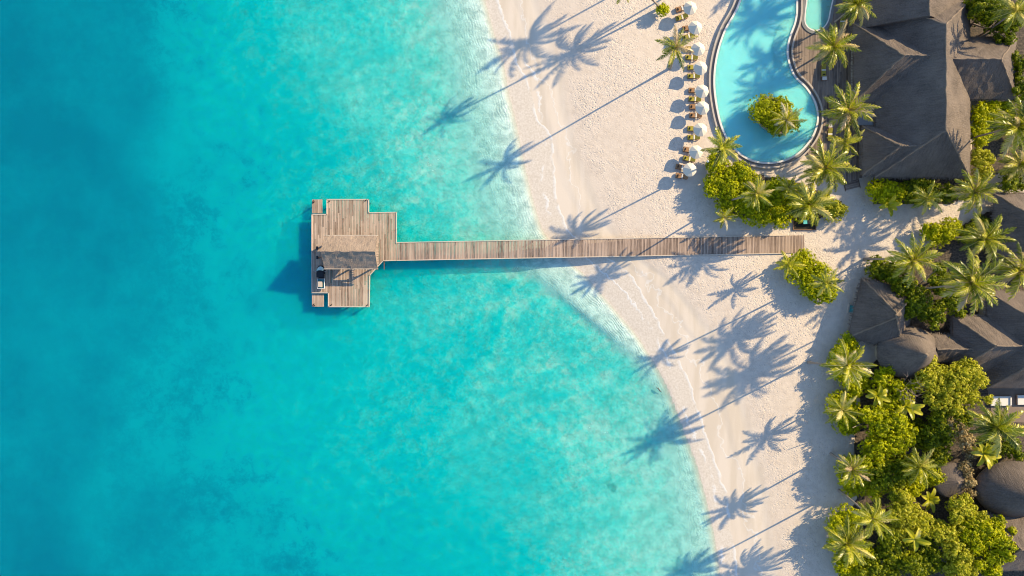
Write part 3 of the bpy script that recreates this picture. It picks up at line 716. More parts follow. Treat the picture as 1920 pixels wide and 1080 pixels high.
for k in range(4):
    MB().box((0, 0.75 - 0.42 * k, 0.17 - 0.035 * k), (2.7, 0.36, 0.06), 0, random.random()).build('tread', M['plank_deck'], stp)
for s in (-1, 1): MB().box((s * 1.4, 0.1, 0.09), (0.08, 1.9, 0.18)).build('stringer', M['wood_dark'], stp)

# ------------------------------------------------------------------ jetty
jt = thing('jetty', 'long weathered plank jetty running from the beach to a stepped platform in the sea', 'jetty', (0, 0, 0))
JZ = 0.15
def J(px, py): return P(px, py, JZ)
plat = [J(*q) for q in ((585, 402), (613, 402), (613, 374), (691, 374), (691, 399), (743, 398), (743, 456), (743, 488), (718, 489), (693, 516), (692, 575), (616, 575), (616, 549), (585, 549))]
mb = MB(); bw = 0.29; x = J(584, 0)[0] + bw / 2
while x < J(743, 0)[0]:
    ys = np.arange(-4.5, 17.5, 0.1); ok = in_poly(np.full(ys.shape, x), ys, plat)
    idx = np.where(ok)[0]
    if len(idx):
        y0, y1 = ys[idx[0]], ys[idx[-1]]
        yy = y0
        while yy < y1 - 0.05:
            L = min(random.uniform(3.0, 6.0), y1 - yy)
            if y1 - yy - L < 0.6: L = y1 - yy
            if True:
                mb.box((x, yy + L / 2, JZ - 0.04 + random.uniform(-.008, .008)), (bw - random.uniform(.02, .07), L - 0.03, 0.08), random.uniform(-.002, .002), random.random())
            yy += L
    x += bw
mb.build('platform_deck', M['plank_pier'], jt)
# walkway, planks across
A0, A1 = J(744, 471.5), J(1515, 457.5)
ang = math.atan2(A1[1] - A0[1], A1[0] - A0[0]); LEN = math.hypot(A1[0] - A0[0], A1[1] - A0[1])
mb = MB(); pw = 0.27; n = int(LEN / pw)
for i in range(n):
    q = (i + 0.5) * pw; f = q / LEN; wdt = 3.25 + random.uniform(-.06, .06)
    cx = A0[0] + (A1[0] - A0[0]) * f; cy = A0[1] + (A1[1] - A0[1]) * f + 0.03 * math.sin(q * 0.35)
    dz = max(0, q - LEN + 3.0) / 3.0
    mb.box((cx, cy, JZ - 0.04 + random.uniform(-.01, .01) - 0.17 * dz ** 1.3 - (random.uniform(0, .06) if dz > .3 else 0)), (pw - random.uniform(.02, .075), wdt, 0.08), ang + random.uniform(-.006, .006), random.random() ** 1.2)
mb.build('walkway_deck', M['plank_walk'], jt)
ed = MB()
dirx, diry = math.cos(ang), math.sin(ang)
for s in (-1, 1):
    a = (A0[0] - diry * s * 1.67, A0[1] + dirx * s * 1.67); b = (A1[0] - dirx * 4.2 - diry * s * 1.67, A1[1] - diry * 4.2 + dirx * s * 1.67)
    ed.box(((a[0] + b[0]) / 2, (a[1] + b[1]) / 2, JZ - 0.02), (LEN - 4.2, 0.14, 0.24), ang, 0.1)
ed.build('edge_beam', M['wood_trim'], jt)
ed = MB()
for i in range(len(plat)):
    a, b = plat[i], plat[(i + 1) % len(plat)]
    if i == 6: continue
    d = math.hypot(b[0] - a[0], b[1] - a[1]); ed.box(((a[0] + b[0]) / 2, (a[1] + b[1]) / 2, JZ - 0.03), (d + 0.12, 0.15, 0.27), math.atan2(b[1] - a[1], b[0] - a[0]), 0.1 + 0.01 * i)
ed.build('platform_trim', M['wood_trim'], jt)
# two low landing stages in the platform's corners
for (x0, y0, x1, y1) in ((585, 374, 604, 400), (585, 552, 607, 575)):
    mb = MB(); p0 = P(x0, y1, -0.25); p1 = P(x1, y0, -0.25); x = p0[0] + .14
    while x < p1[0]:
        mb.box((x, (p0[1] + p1[1]) / 2, -0.25), (0.25, p1[1] - p0[1], 0.08), 0, random.random()); x += 0.28
    mb.build('landing_stage', M['plank_pier'], jt)
# joists and piles
mb = MB()
for px in (600, 640, 680, 720): mb.box((*J(px, 470 if px > 695 else 474), -0.06), (0.16, 7.0 if px > 695 else (14.2 if px == 600 else 19.4), 0.11), 0, .4)
mb.build('joist', M['wood_dark'], jt)
pile0 = MB().tube([(0, 0, -8.5), (0, 0, -0.05)], 0.16, 10, .5).build('pile', M['wood_dark'], jt)
pts = [J(x, y) for x in (588, 640, 688) for y in (410, 440, 476, 510, 545)] + [J(x, y) for x in (618, 655, 688) for y in (378, 571)] + [J(738, 403), J(738, 430)] + [J(587, 377), J(588, 573)]
for f in np.arange(0.02, 0.72, 0.062):
    for s in (-1, 1): pts.append((A0[0] + (A1[0] - A0[0]) * f - diry * s * 1.45, A0[1] + (A1[1] - A0[1]) * f + dirx * s * 1.45))
for i, (x, y) in enumerate(pts):
    o = pile0 if i == 0 else pile0.copy()
    if i: COL.objects.link(o); o.parent = jt
    o.location = (x, y, 0)
# mooring cleats on the platform
def cleat():
    r = thing('mooring_cleat', 'x', 'cleat', (0, 0, 0), 0, 'black mooring cleats on the jetty platform')
    MB().box((0, 0, 0.03), (0.30, 0.16, 0.06)).build('base', M['black'], r)
    MB().tube([(-0.30, 0, 0.17), (-.12, 0, .15), (0.12, 0, 0.15), (.30, 0, 0.17)], [.03, .05, .05, .03], 8).build('horn', M['black'], r)
    MB().tube([(0, 0, 0.05), (0, 0, 0.15)], 0.07, 8).build('stem', M['black'], r)
    return r
c0 = cleat()
for i, (px, py, rz, lb, z) in enumerate([(588, 380, .6, 'black cleat on the north-west landing stage of the jetty platform', -0.21), (617, 378, .6, 'black cleat beside the slot at the north edge of the jetty platform', JZ),
        (686, 376, .8, 'black cleat in the north-east corner of the jetty platform', JZ), (588, 571, .8, 'black cleat on the south-west landing stage of the jetty platform', -0.21),
        (621, 572, .7, 'black cleat at the south edge of the platform near the landing stage', JZ), (688, 573, .9, 'black cleat in the south-east corner of the jetty platform', JZ)]):
    o = c0 if i == 0 else copy_tree(c0)
    o.location = (*P(px, py, z), z + 0.001); o.rotation_euler = (0, 0, rz); o['label'] = lb
# two low dark lamp posts at the pavilion's west side
def lamp_post_low():
    r = thing('deck_lamp', 'x', 'lamp', (0, 0, 0), 0, 'low lamp posts west of the pavilion')
    MB().box((0, 0, 0.02), (.3, .3, .04)).build('foot', M['black'], r)
    MB().box((0, 0, 0.55), (0.22, 0.22, 1.04)).build('post', M['wood_dark'], r)
    MB().box((0, 0, 1.13), (0.36, 0.62, 0.14)).build('lamp_head', M['black'], r)
    MB().tube([(0.18, 0, 0.95), (0.75, 0, 0.95)], 0.045, 6).build('arm', M['wood_brown'], r)
    return r
l0 = lamp_post_low(); l0.location = (*P(596.5, 465.5, .6), JZ); l0['label'] = 'black-topped low post with a side arm in sun, west of the pavilion roof'
l1 = copy_tree(l0); l1.location = (*P(597, 483, .6), JZ); l1['label'] = 'black-topped low post with a side arm in shade, just north of the cart'

# pavilion on the platform
pv = thing('thatched_pavilion', 'open pavilion with a gabled thatch roof standing on the jetty platform', 'pavilion', (-29.4, 6.55, JZ))
mb = MB(); r0, r1, e = roof_geo(mb, -4.85, 4.85, -3.0, 3.0, 3.3, 5.75, 0, 0, 'x', thick=0.28, open_=True)
mb.build('roof', M['thatch_pier'], pv)
mb = MB(); ridge_line(mb, r0, r1, 0.13, 14); mb.build('ridge_cap', M['thatch_pier'], pv)
for y in (3.06, -3.06): MB().box((0, y, 3.17), (9.8, .12, .3), 0, .1).build('eave_trim', M['wood_trim'], pv)
post0 = MB().box((0, 0, 1.5), (0.24, 0.24, 3.0), 0, .4).build('post', M['wood_dark'], pv)
k = 0
for x in (-4.0, 0, 4.0):
    for y in (-2.5, 2.5):
        o = post0 if k == 0 else post0.copy()
        if k: COL.objects.link(o); o.parent = pv
        o.location = (x, y, 0); k += 1
mb = MB()
for y in (-2.5, 2.5): mb.box((0, y, 2.92), (8.6, .2, .22), 0, .3)
for x in (-4.0, 0, 4.0): mb.box((x, 0, 2.9), (.18, 4.7, .2), 0, .3)
mb.build('beam', M['wood_dark'], pv)
for x in (-4.0, 4.0):
    for y in (-2.5, 2.5): MB().tube([(x, y, 1.7), (x - math.copysign(1.2, x), y, 2.85)], .08, 6, .3, False).build('brace', M['wood_dark'], pv)
bn = MB(); bn.box((0, -2.3, .45), (7.4, .5, .08), 0, .4)
for x in (-3.4, 0, 3.4): bn.box((x, -2.3, .2), (.1, .4, .41), 0, .3)
bn.build('bench', M['wood_brown'], pv)

# utility cart parked in the pavilion's shadow
ct = thing('utility_cart', 'small black utility cart with a white-edged teal cargo bed, parked in the pavilion shadow', 'cart', (*P(602.5, 518, .6), JZ + 0.002))
mb = MB(); mb.box((0, 1.05, .42), (1.35, 1.35, .34), 0, .3); mb.box((0, 1.75, .46), (1.2, .5, .3), 0, .3, .85); mb.box((0, -.9, .40), (1.1, 2.3, .16), 0, .2); mb.build('body', M['black'], ct)
mb = MB(); n = 9
V = []
for i in range(n + 1):
    a = -1 + 2 * i / n
    V += [(0.66 * a, 1.32 + 0.5 * (1 - a * a), 1.02), (0.62 * a, 0.98 + 0.12 * (1 - a * a), 1.5)]
mb.add(V, [(2 * i, 2 * i + 2, 2 * i + 3, 2 * i + 1) for i in range(n)], .4, True); mb.build('windshield', M['glass_pale'], ct)
MB().box((0, .35, 1.28), (1.34, 1.15, .06), 0, .5).box((0, .35, 1.33), (1.2, 1.0, .05), 0, .5).build('canopy', M['black'], ct)
for x in (-.62, .62):
    for y in (-.15, .85): MB().tube([(x, y, .5), (x, y, 1.26)], .03, 6).build('canopy_post', M['metal'], ct)
mb = MB()
for x in (-.36, 0.0, .36): mb.box((x, -.38, 1.0), (.3, .12, .5), 0, .3, .9, 0, -.12)
mb.build('backrest', M['black_fabric'], ct)
MB().box((0, .05, .70), (1.2, .55, .16), 0, .4).build('seat', M['black_fabric'], ct)
bed = MB(); bed.box((0, -1.35, .56), (1.25, 1.75, .06), 0, .4); bed.build('cargo_bed', M['teal'], ct)
mb = MB()
for x in (-.66, .66): mb.box((x, -1.35, .70), (.06, 1.85, .36), 0, .1)
mb.box((0, -2.25, .68), (1.25, .08, .3), 0, .1); mb.box((0, -.5, .68), (1.25, .07, .3), 0, .1); mb.build('bed_wall', M['white_paint'], ct)
for s in (-1, 1):
    m_ = MB().tube([(s * .66, .95, 1.0), (s * .95, .95, 1.06)], .025, 6).box((s * 1.0, .93, 1.08), (.2, .08, .22), s * .4, .2).build('mirror', M['metal'], ct)
wh0 = None
for x in (-.62, .62):
    for y in (1.25, -1.4):
        if wh0 is None:
            q = MB(); q.tube([(-.11, 0, 0), (.11, 0, 0)], .27, 18, .3); o = q.build('wheel', M['black'], ct); wh0 = o
            h_ = MB().tube([(-.12, 0, 0), (.12, 0, 0)], .13, 12, .3).build('rim', M['metal'], o)
        else: o = copy_tree(wh0)
        o.location = (x, y, .27)
cr = MB().box((0, 0, .18), (.70, .96, .36), 0, .2).box((0, 0, .37), (.74, 1.0, .04), 0, .5).build('cargo_crate', M['wood_trim'], None, (*P(600.9, 533.0, .8), JZ + .6))
tag(cr, 'pale square crate lying in the cart cargo bed on the jetty platform', 'crate')

# ------------------------------------------------------------------ beach umbrellas and loungers
def umbrella():
    r = thing('beach_umbrella', 'x', 'umbrella', (0, 0, 0), 0, 'white beach umbrellas along the pool wall')
    mb = MB(); n = 8; V = [(0, 0, 3.26)]; rings = [(0.45, 2.94), (0.9, 2.62), (1.28, 2.34)]
    for rr, z in rings:
        for k in range(2 * n):
            a = math.pi * k / n; rib = (k % 2 == 0)
            V.append((rr * (1.0 if rib else 0.955) * math.cos(a), rr * (1.0 if rib else .955) * math.sin(a), z - (0 if rib else 0.02)))
    m = 2 * n
    F = [(0, 1 + k, 1 + (k + 1) % m) for k in range(m)]
    for q in range(2): F += [(1 + q * m + k, 1 + (q + 1) * m + k, 1 + (q + 1) * m + (k + 1) % m, 1 + q * m + (k + 1) % m) for k in range(m)]
    b = 1 + 2 * m
    Vv = V + [(x, y, z - .13) for x, y, z in V[b:b + m]]
    F += [(b + k, b + m + k, b + m + (k + 1) % m, b + (k + 1) % m) for k in range(m)]
    mb.add(Vv, F, .2); mb.build('canopy', M['canvas'], r)
    MB().tube([(0, 0, .02), (0, 0, 3.3)], .035, 8).build('pole', M['wood_brown'], r)
    MB().lathe([(.001, 3.44), (.05, 3.38), (.06, 3.32), (.03, 3.24)], 10).build('finial', M['wood_brown'], r)
    MB().lathe([(.32, 0), (.32, .07), (.1, .12), (.05, .2)], 16).build('base', M['stone_grey'], r)
    ri = MB()
    for k in range(8):
        a = math.pi * k / 4; ri.tube([(.05 * math.cos(a), .05 * math.sin(a), 3.08), (1.2 * math.cos(a), 1.2 * math.sin(a), 2.34)], .015, 5)
    ri.build('rib', M['wood_brown'], r)
    return r
def lounger(mat, towel_or_pillow):
    r = thing('sun_lounger', 'x', 'sun lounger', (0, 0, 0), 0, 'sun loungers under the beach umbrellas')
    f = MB()
    for y in (-.44, .44): f.box((0, y, .30), (2.2, .09, .12), 0, .1 + .1 * y)
    for x in (-1.06, -.3, .5, 1.06): f.box((x, 0, .29), (.08, .8, .09), 0, .3)
    f.build('frame', M['wood_brown'], r)
    lg = None
    for x in (-.95, .95):
        for y in (-.44, .44):
            if lg is None: o = lg = MB().box((0, 0, .12), (.09, .09, .24)).build('leg', M['wood_brown'], r)
            else: o = lg.copy(); COL.objects.link(o); o.parent = r
            o.location = (x, y, 0)
    c = MB()
    c.box((-.38, 0, .42), (1.40, .80, .13), 0, .2, .97); c.build('cushion', M[mat], r)
    b = MB(); b.box((.72, 0, .56), (.92, .80, .11), 0, .2, .97, -.42); b.build('backrest', M[mat], r)
    q = MB(); q.tube([(-.70, -.24, .55), (-.70, -.1, .56), (-.70, .1, .56), (-.70, .24, .55)], [.06, .1, .1, .06], 8); q.build('towel_or_pillow', M[towel_or_pillow], r)  # rolled towel at the foot end, built as a fixed part
    bd = MB(); bd.box((.12, 0, .50), (.26, .82, .05), 0, .3); bd.build('towel_band', M['cushion_white'], r)
    return r
ORD = ['first', 'second', 'third', 'fourth', 'fifth', 'sixth', 'seventh', 'eighth', 'ninth']
UMB = [(1294.5, 13.5), (1305, 50.5), (1310.5, 90.5), (1314.5, 126), (1316.7, 170), (1318.3, 201), (1314.5, 243), (1306, 284), (1294.4, 317)]
LNG = [('b', 'y'), ('b', 'y'), ('y', 'y'), ('y', 'y'), ('b', 'y'), ('b', 'b'), ('y', 'y'), ('b', 'y'), ('b', 'b')]
u0 = umbrella(); LP = {'y': lounger('cushion_yellow', 'black_fabric'), 'b': lounger('cushion_brown', 'black_fabric')}
used = set()
for i, (px, py) in enumerate(UMB):
    o = u0 if i == 0 else copy_tree(u0)
    x, y = P(px, py, 2.7); o.location = (x, y, 0); o.rotation_euler = (random.uniform(-.03, .03), random.uniform(-.03, .03), random.uniform(0, .7))
    o['label'] = 'white octagonal beach umbrella, %s down the row from the top edge of the photo' % ORD[i]
    for j, kd in enumerate(LNG[i]):
        src = LP[kd]
        l = src if kd not in used else copy_tree(src); used.add(kd)
        rz = math.radians(random.uniform(-5, 4) + (14 if i in (0, 1) else 0) - (12 if i >= 7 else 0))
        lx = x - 0.8 - (0.25 if i in (0, 8) else 0); ly = y + (0.72 if j == 0 else -0.92)
        l.location = (lx, ly, 0); l.rotation_euler = (0, 0, rz)
        l['label'] = 'sun lounger with %s cushion, %s side of the %s umbrella down the row' % ('olive-yellow' if kd == 'y' else 'rust-brown', 'north' if j == 0 else 'south', ORD[i])
# loungers and small tables on the terrace
for i, (px, py, lb) in enumerate([(1544, 133, 'olive-yellow terrace lounger under the palm next to the north-west wing'), (1557.5, 192, 'olive-yellow terrace lounger west of the palm at the middle of the deck'),
        (1556, 253, 'olive-yellow terrace lounger nearest the southern end of the pool'), (1579, 42, 'olive-yellow terrace lounger half under the topmost terrace palm')]):
    l = copy_tree(LP['y']); l.location = (*P(px, py, .6), 0.285); l.rotation_euler = (0, 0, math.radians(90 + random.uniform(-3, 3))); l['label'] = lb; l['group'] = 'loungers on the timber terrace'
def side_table():
    r = thing('side_table', 'x', 'table', (0, 0, 0), 0, 'small square tables on the terrace')
    MB().box((0, 0, .44), (.84, .7, .05), 0, .3).build('tabletop', M['cushion_white'], r)
    f = MB(); f.box((0, .37, .45), (.98, .07, .07)); f.box((0, -.37, .45), (.98, .07, .07)); f.box((.46, 0, .45), (.07, .68, .07)); f.box((-.46, 0, .45), (.07, .68, .07)); f.build('frame', M['wood_brown'], r)
    for x in (-.42, .42):
        for y in (-.32, .32): MB().box((x, y, .2), (.07, .07, .42)).build('leg', M['wood_brown'], r)
    return r
t0 = side_table(); t0.location = (*P(1545, 147.5, .5), .285); t0['label'] = 'small square table south of the northern yellow terrace lounger'
t1 = copy_tree(t0); t1.location = (*P(1557, 236, .5), .285); t1['label'] = 'small white-topped table in a sun patch north of the southern yellow terrace lounger'

# ------------------------------------------------------------------ vegetation
def fbm_dir(d, seed):
    a = np.zeros(len(d)); rs = np.random.RandomState(seed)
    for f, am in ((2.3, .5), (4.5, .3), (9.0, .2)):
        for _ in range(3):
            v = rs.normal(size=3); v /= np.linalg.norm(v)
            a += am / 3 * np.sin(f * (d @ v) * 2 + rs.uniform(0, 6.28))
    return a
def foliage(lobes, leaf, dens, rs, spread=0.75, per=8, low=-0.45, core=0.62):
    """leaf clumps scattered through the outer shell of a set of lobes (x, y, z, rx, rz)"""
    Vs, Fs, Rs = [], [], []
    n0 = 0; L = np.array(lobes, float)
    for li, (cx, cy, cz, rx, rzz) in enumerate(lobes):
        sd_ = rs.randint(1 << 30)
        area = 2 * math.pi * rx * (rx + rzz) / 1.3
        n = max(24, int(dens * 0.36 * area))
        d = rs.normal(size=(n * 2, 3)); d /= np.linalg.norm(d, axis=1)[:, None]; d = d[d[:, 2] > low][:n]
        k = 1 + 0.30 * fbm_dir(d, sd_); k *= 1 - 0.33 * rs.uniform(0, 1, len(d)) ** 1.8
        c = np.array([cx, cy, cz]) + d * np.array([rx, rx, rzz]) * k[:, None]
        keep = c[:, 2] > 0.1
        for lj, (ax_, ay_, az_, arx, arz) in enumerate(lobes):
            if lj != li:
                q = ((c - np.array([ax_, ay_, az_])) / np.array([arx, arx, arz])); keep &= (q ** 2).sum(1) > 0.55
        c = c[keep]; d = d[keep]; m = len(c)
        if m == 0: continue
        nrm = d / np.array([rx, rx, rzz]) * rx; nrm[:, 2] += 0.35; nrm /= np.linalg.norm(nrm, axis=1)[:, None]
        rc = np.clip(rs.beta(2.0, 2.0, m) + 0.12 * fbm_dir(d * 1.7, sd_ + 1), 0, 1)
        for q in range(per):
            off = rs.normal(size=(m, 3)); off /= np.linalg.norm(off, axis=1)[:, None]
            ln = nrm * .75 + off * .75 + rs.normal(size=(m, 3)) * 0.25; ln /= np.linalg.norm(ln, axis=1)[:, None]
            off = off * leaf * spread * rs.uniform(.5, 1.25, m)[:, None]
            ax2 = np.cross(ln, rs.normal(size=(m, 3))); ax2 /= np.linalg.norm(ax2, axis=1)[:, None] + 1e-9
            bx = np.cross(ln, ax2)
            s = leaf * rs.uniform(.6, 1.35, m)[:, None]
            p = c + off
            v = np.stack([p - ax2 * s * .5, p + bx * s * .36, p + ax2 * s * .5 - ln * s * 0.08, p - bx * s * .36], 1).reshape(-1, 3)
            Vs.append(v); Fs.append((np.arange(m * 4).reshape(m, 4) + n0)); n0 += m * 4
            Rs.append(np.clip(rc + rs.normal(size=m) * .10, 0, .999))
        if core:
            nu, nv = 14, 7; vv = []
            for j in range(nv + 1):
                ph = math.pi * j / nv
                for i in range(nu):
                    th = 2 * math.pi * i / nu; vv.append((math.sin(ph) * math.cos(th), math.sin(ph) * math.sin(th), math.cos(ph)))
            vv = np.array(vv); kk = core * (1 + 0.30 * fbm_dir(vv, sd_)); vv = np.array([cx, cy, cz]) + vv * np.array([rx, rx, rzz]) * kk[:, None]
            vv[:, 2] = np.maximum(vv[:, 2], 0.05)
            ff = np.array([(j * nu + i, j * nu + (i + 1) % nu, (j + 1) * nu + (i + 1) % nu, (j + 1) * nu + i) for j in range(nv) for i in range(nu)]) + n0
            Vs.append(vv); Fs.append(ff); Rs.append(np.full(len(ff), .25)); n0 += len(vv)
    return np.concatenate(Vs), np.concatenate(Fs), np.concatenate(Rs)
def leaf_obj(name, geo, mat, parent):
    V, F, R = geo
    me = bpy.data.meshes.new(name); me.from_pydata(V.tolist(), [], F.tolist())
    a = me.attributes.new('rnd', 'FLOAT', 'FACE'); a.data.foreach_set('value', R.astype(np.float32))
    me.materials.append(M[mat]); me.update()
    o = bpy.data.objects.new(name, me); COL.objects.link(o); o.parent = parent
    return o
def bush(name, cat, label, blobs, mat='leaf_hedge', leaf=0.34, dens=7.0, group=None, seed=1, trunk=False, low=-0.3):
    """blobs: (px, py, r_px, top height) as seen in the photograph"""
    rs = np.random.RandomState(seed); leaf = leaf * .82; dens = dens * 1.45
    L = []
    for (px, py, rp, h) in blobs:
        zc = h * 0.55; x, y = P(px, py, h * .7); r = rp / 10.0 * (H - h * .7) / H
        L.append((x, y, zc, r, h - zc))
    bx = np.mean([q[0] for q in L]); by = np.mean([q[1] for q in L])
    root = thing(name, label, cat, (bx, by, 0), 0, group)
    L2 = []
    for x, y, z, r, rz_ in L:
        k0 = .70 if trunk else .84
        L2.append((x - bx, y - by, z, r * k0, rz_ * .9))
        for _ in range((6 if r > 2.6 else 5) if trunk else (3 if r > 2.2 else 2)):
            a = rs.uniform(0, 6.28); q = r * (rs.uniform(.45, .98) if trunk else rs.uniform(.35, .7)); rr = r * (rs.uniform(.22, .44) if trunk else rs.uniform(.34, .52))
            L2.append((x - bx + q * math.cos(a), y - by + q * math.sin(a), z + rz_ * rs.uniform(-.1, .6), rr, rr * rs.uniform(.7, 1.0)))
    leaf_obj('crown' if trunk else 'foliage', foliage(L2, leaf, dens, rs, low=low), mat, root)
    for x, y, z, r, rz_ in L:
        tm = MB(); b = np.array([x - bx, y - by, 0.0]); rt = 0.05 + 0.03 * r
        for _ in range(3):
            tip = b + np.array([rs.normal() * r * .4, rs.normal() * r * .4, z + rz_ * .5])
            mid = (b + tip) / 2 + np.array([rs.normal() * .2, rs.normal() * .2, .1])
            tm.tube([b, mid, tip], [rt, rt * .7, rt * .3], 6, .4)
        tm.build('trunk' if trunk else 'stem', M['bark'], root)
    return root

def palm(label, crown, base=None, R=4.6, n=19, mat='palm', seed=0, name='palm_tree', group=None, droop=1.0, st=32, young=False, trunk_r=0.17, leafw=0.155):
    """crown = (x, y, z) of the growing point"""
    rs = np.random.RandomState(seed + 100); n = int(n * (1.4 if n >= 16 else 1.1)); R = R * 1.05
    cx, cy, cz = crown
    if base is None:
        a = rs.uniform(0, 6.28); base = (cx + 0.08 * cz * math.cos(a), cy + 0.08 * cz * math.sin(a))
    root = thing(name, label, 'palm tree', (base[0], base[1], 0), 0, group)
    top = np.array([cx - base[0], cy - base[1], cz])
    pts = []
    for i in range(13):
        t = i / 12; q = np.array([top[0] * (t ** 1.5 * .55 + t * .45), top[1] * (t ** 1.5 * .55 + t * .45), top[2] * (t - .08 * math.sin(math.pi * t) * 0)])
        pts.append(q)
    pts[0] = np.array([0, 0, -0.3])
    rad = [trunk_r * (1.75 - .95 * min(1, i / 3)) * (1 + .06 * (i % 2)) if i < 3 else trunk_r * (1 - .25 * i / 12) * (1 + .06 * (i % 2)) for i in range(13)]
    MB().tube(pts, rad, 8, .4).build('trunk', M['bark'], root)
    Vs, Fs, Rs = [], [], []; nv = 0
    ga = rs.uniform(0, 6.28); droop = droop * rs.uniform(.75, 1.3); wind = rs.uniform(-.3, .3)
    for f in range(n):
        az = ga + f * 2.39996 + rs.uniform(-.2, .2)
        age = f / max(1, n - 1)                                # 0 = youngest, upright
        el = math.radians(80 - 104 * age ** 0.8 + rs.uniform(-10, 10)) if not young else math.radians(70 - 60 * age + rs.uniform(-8, 8))
        Lf = R * (0.78 + .28 * math.sin(math.pi * min(1, age + .15))) * rs.uniform(.88, 1.1)
        fall = (0.85 + .45 * age) * droop * rs.uniform(.8, 1.2)
        m = st; T = np.linspace(0, 1, m)
        e = el - fall * T ** 1.35
        ds = Lf / (m - 1)
        side_bend = wind + rs.uniform(-.28, .28)
        azs = az + side_bend * T ** 1.5
        dirs = np.stack([np.cos(e) * np.cos(azs), np.cos(e) * np.sin(azs), np.sin(e)], 1)
        p = top + np.concatenate([[np.zeros(3)], np.cumsum(dirs[:-1] * ds, 0)])
        up = np.stack([-np.sin(e) * np.cos(azs), -np.sin(e) * np.sin(azs), np.cos(e)], 1)
        sd = np.cross(dirs, up)
        roll = rs.uniform(-.35, .35)
        c_, s_ = math.cos(roll), math.sin(roll)
        up, sd = up * c_ + sd * s_, sd * c_ - up * s_
        # midrib
        wr = (0.055 * (1 - .8 * T))[:, None]
        V = np.concatenate([p + sd * wr, p + up * wr * 1.2, p - sd * wr])
        Fq = []
        for i in range(m - 1):
            Fq += [(i, i + 1, m + i + 1, m + i), (m + i, m + i + 1, 2 * m + i + 1, 2 * m + i)]
        Vs.append(V); Fs.append(np.array(Fq) + nv); nv += len(V); Rs.append(np.full(len(Fq), .93 + .06 * rs.uniform()))
        fr = np.clip(rs.beta(1.5, 1.5) * .85, 0, .85)
        dead = rs.uniform() < .13
        for side in (-1, 1):
            i0 = 2; tt = T[i0:]
            ll = R * 0.215 * np.clip(np.sin(np.pi * np.clip(tt * .93 + .08, 0, 1)) ** .6, .12, 1) * rs.uniform(.8, 1.15, len(tt))
            fw = 0.55 + .5 * tt + rs.normal(size=len(tt)) * .09
            dp = 0.20 + .36 * age + rs.normal(size=len(tt)) * .16
            dl = side * sd[i0:] * np.cos(fw)[:, None] + dirs[i0:] * np.sin(fw)[:, None]
            dl = dl * np.cos(dp)[:, None] - up[i0:] * np.sin(dp)[:, None] * .8
            dl[:, 2] -= 0.12; dl /= np.linalg.norm(dl, axis=1)[:, None]
            wv = dirs[i0:] * (leafw * R / 4.6 * rs.uniform(.7, 1.15, len(tt)))[:, None]
            b = p[i0:]; tip = b + dl * ll[:, None]; mid = b + dl * ll[:, None] * .55 + up[i0:] * .04
            tip = tip - np.array([0, 0, 1.0]) * (ll * .14)[:, None]
            V = np.stack([b - wv * .5, b + wv * .5, mid + wv * .5, tip, mid - wv * .5], 1).reshape(-1, 3)
            k = len(tt); base_i = np.arange(k) * 5 + nv
            F4 = np.stack([base_i, base_i + 1, base_i + 2, base_i + 4], 1); F3 = np.stack([base_i + 4, base_i + 2, base_i + 3, base_i + 3], 1)
            Vs.append(V); nv += len(V)
            Fs.append(F4); Fs.append(F3)
            rr = np.clip(fr + rs.normal(size=k) * .17, 0, .93)
            if dead: rr = rr * .08 + .92
            Rs.append(rr); Rs.append(np.clip(rr + .06, 0, .95))
    V = np.concatenate(Vs); F = np.concatenate(Fs); R_ = np.concatenate(Rs)
    faces = [tuple(dict.fromkeys(f)) for f in F.tolist()]
    me = bpy.data.meshes.new('crown'); me.from_pydata(V.tolist(), [], faces)
    a = me.attributes.new('rnd', 'FLOAT', 'FACE'); a.data.foreach_set('value', R_.astype(np.float32))
    me.materials.append(M[mat]); me.update()
    o = bpy.data.objects.new('crown', me); COL.objects.link(o); o.parent = root
    if cz > 5 and not young:
        nu = MB()
        for k in range(6):
            a = k * 1.05 + rs.uniform(0, .5); c = top + np.array([.32 * math.cos(a), .32 * math.sin(a), -.45 - .1 * rs.uniform()])
            nu.lathe([(0.01, -.17), (.10, -.12), (.15, 0), (.11, .12), (.01, .17)], 8, tuple(c))
        nu.build('coconuts', M['leaf_dry'], root)
    return root

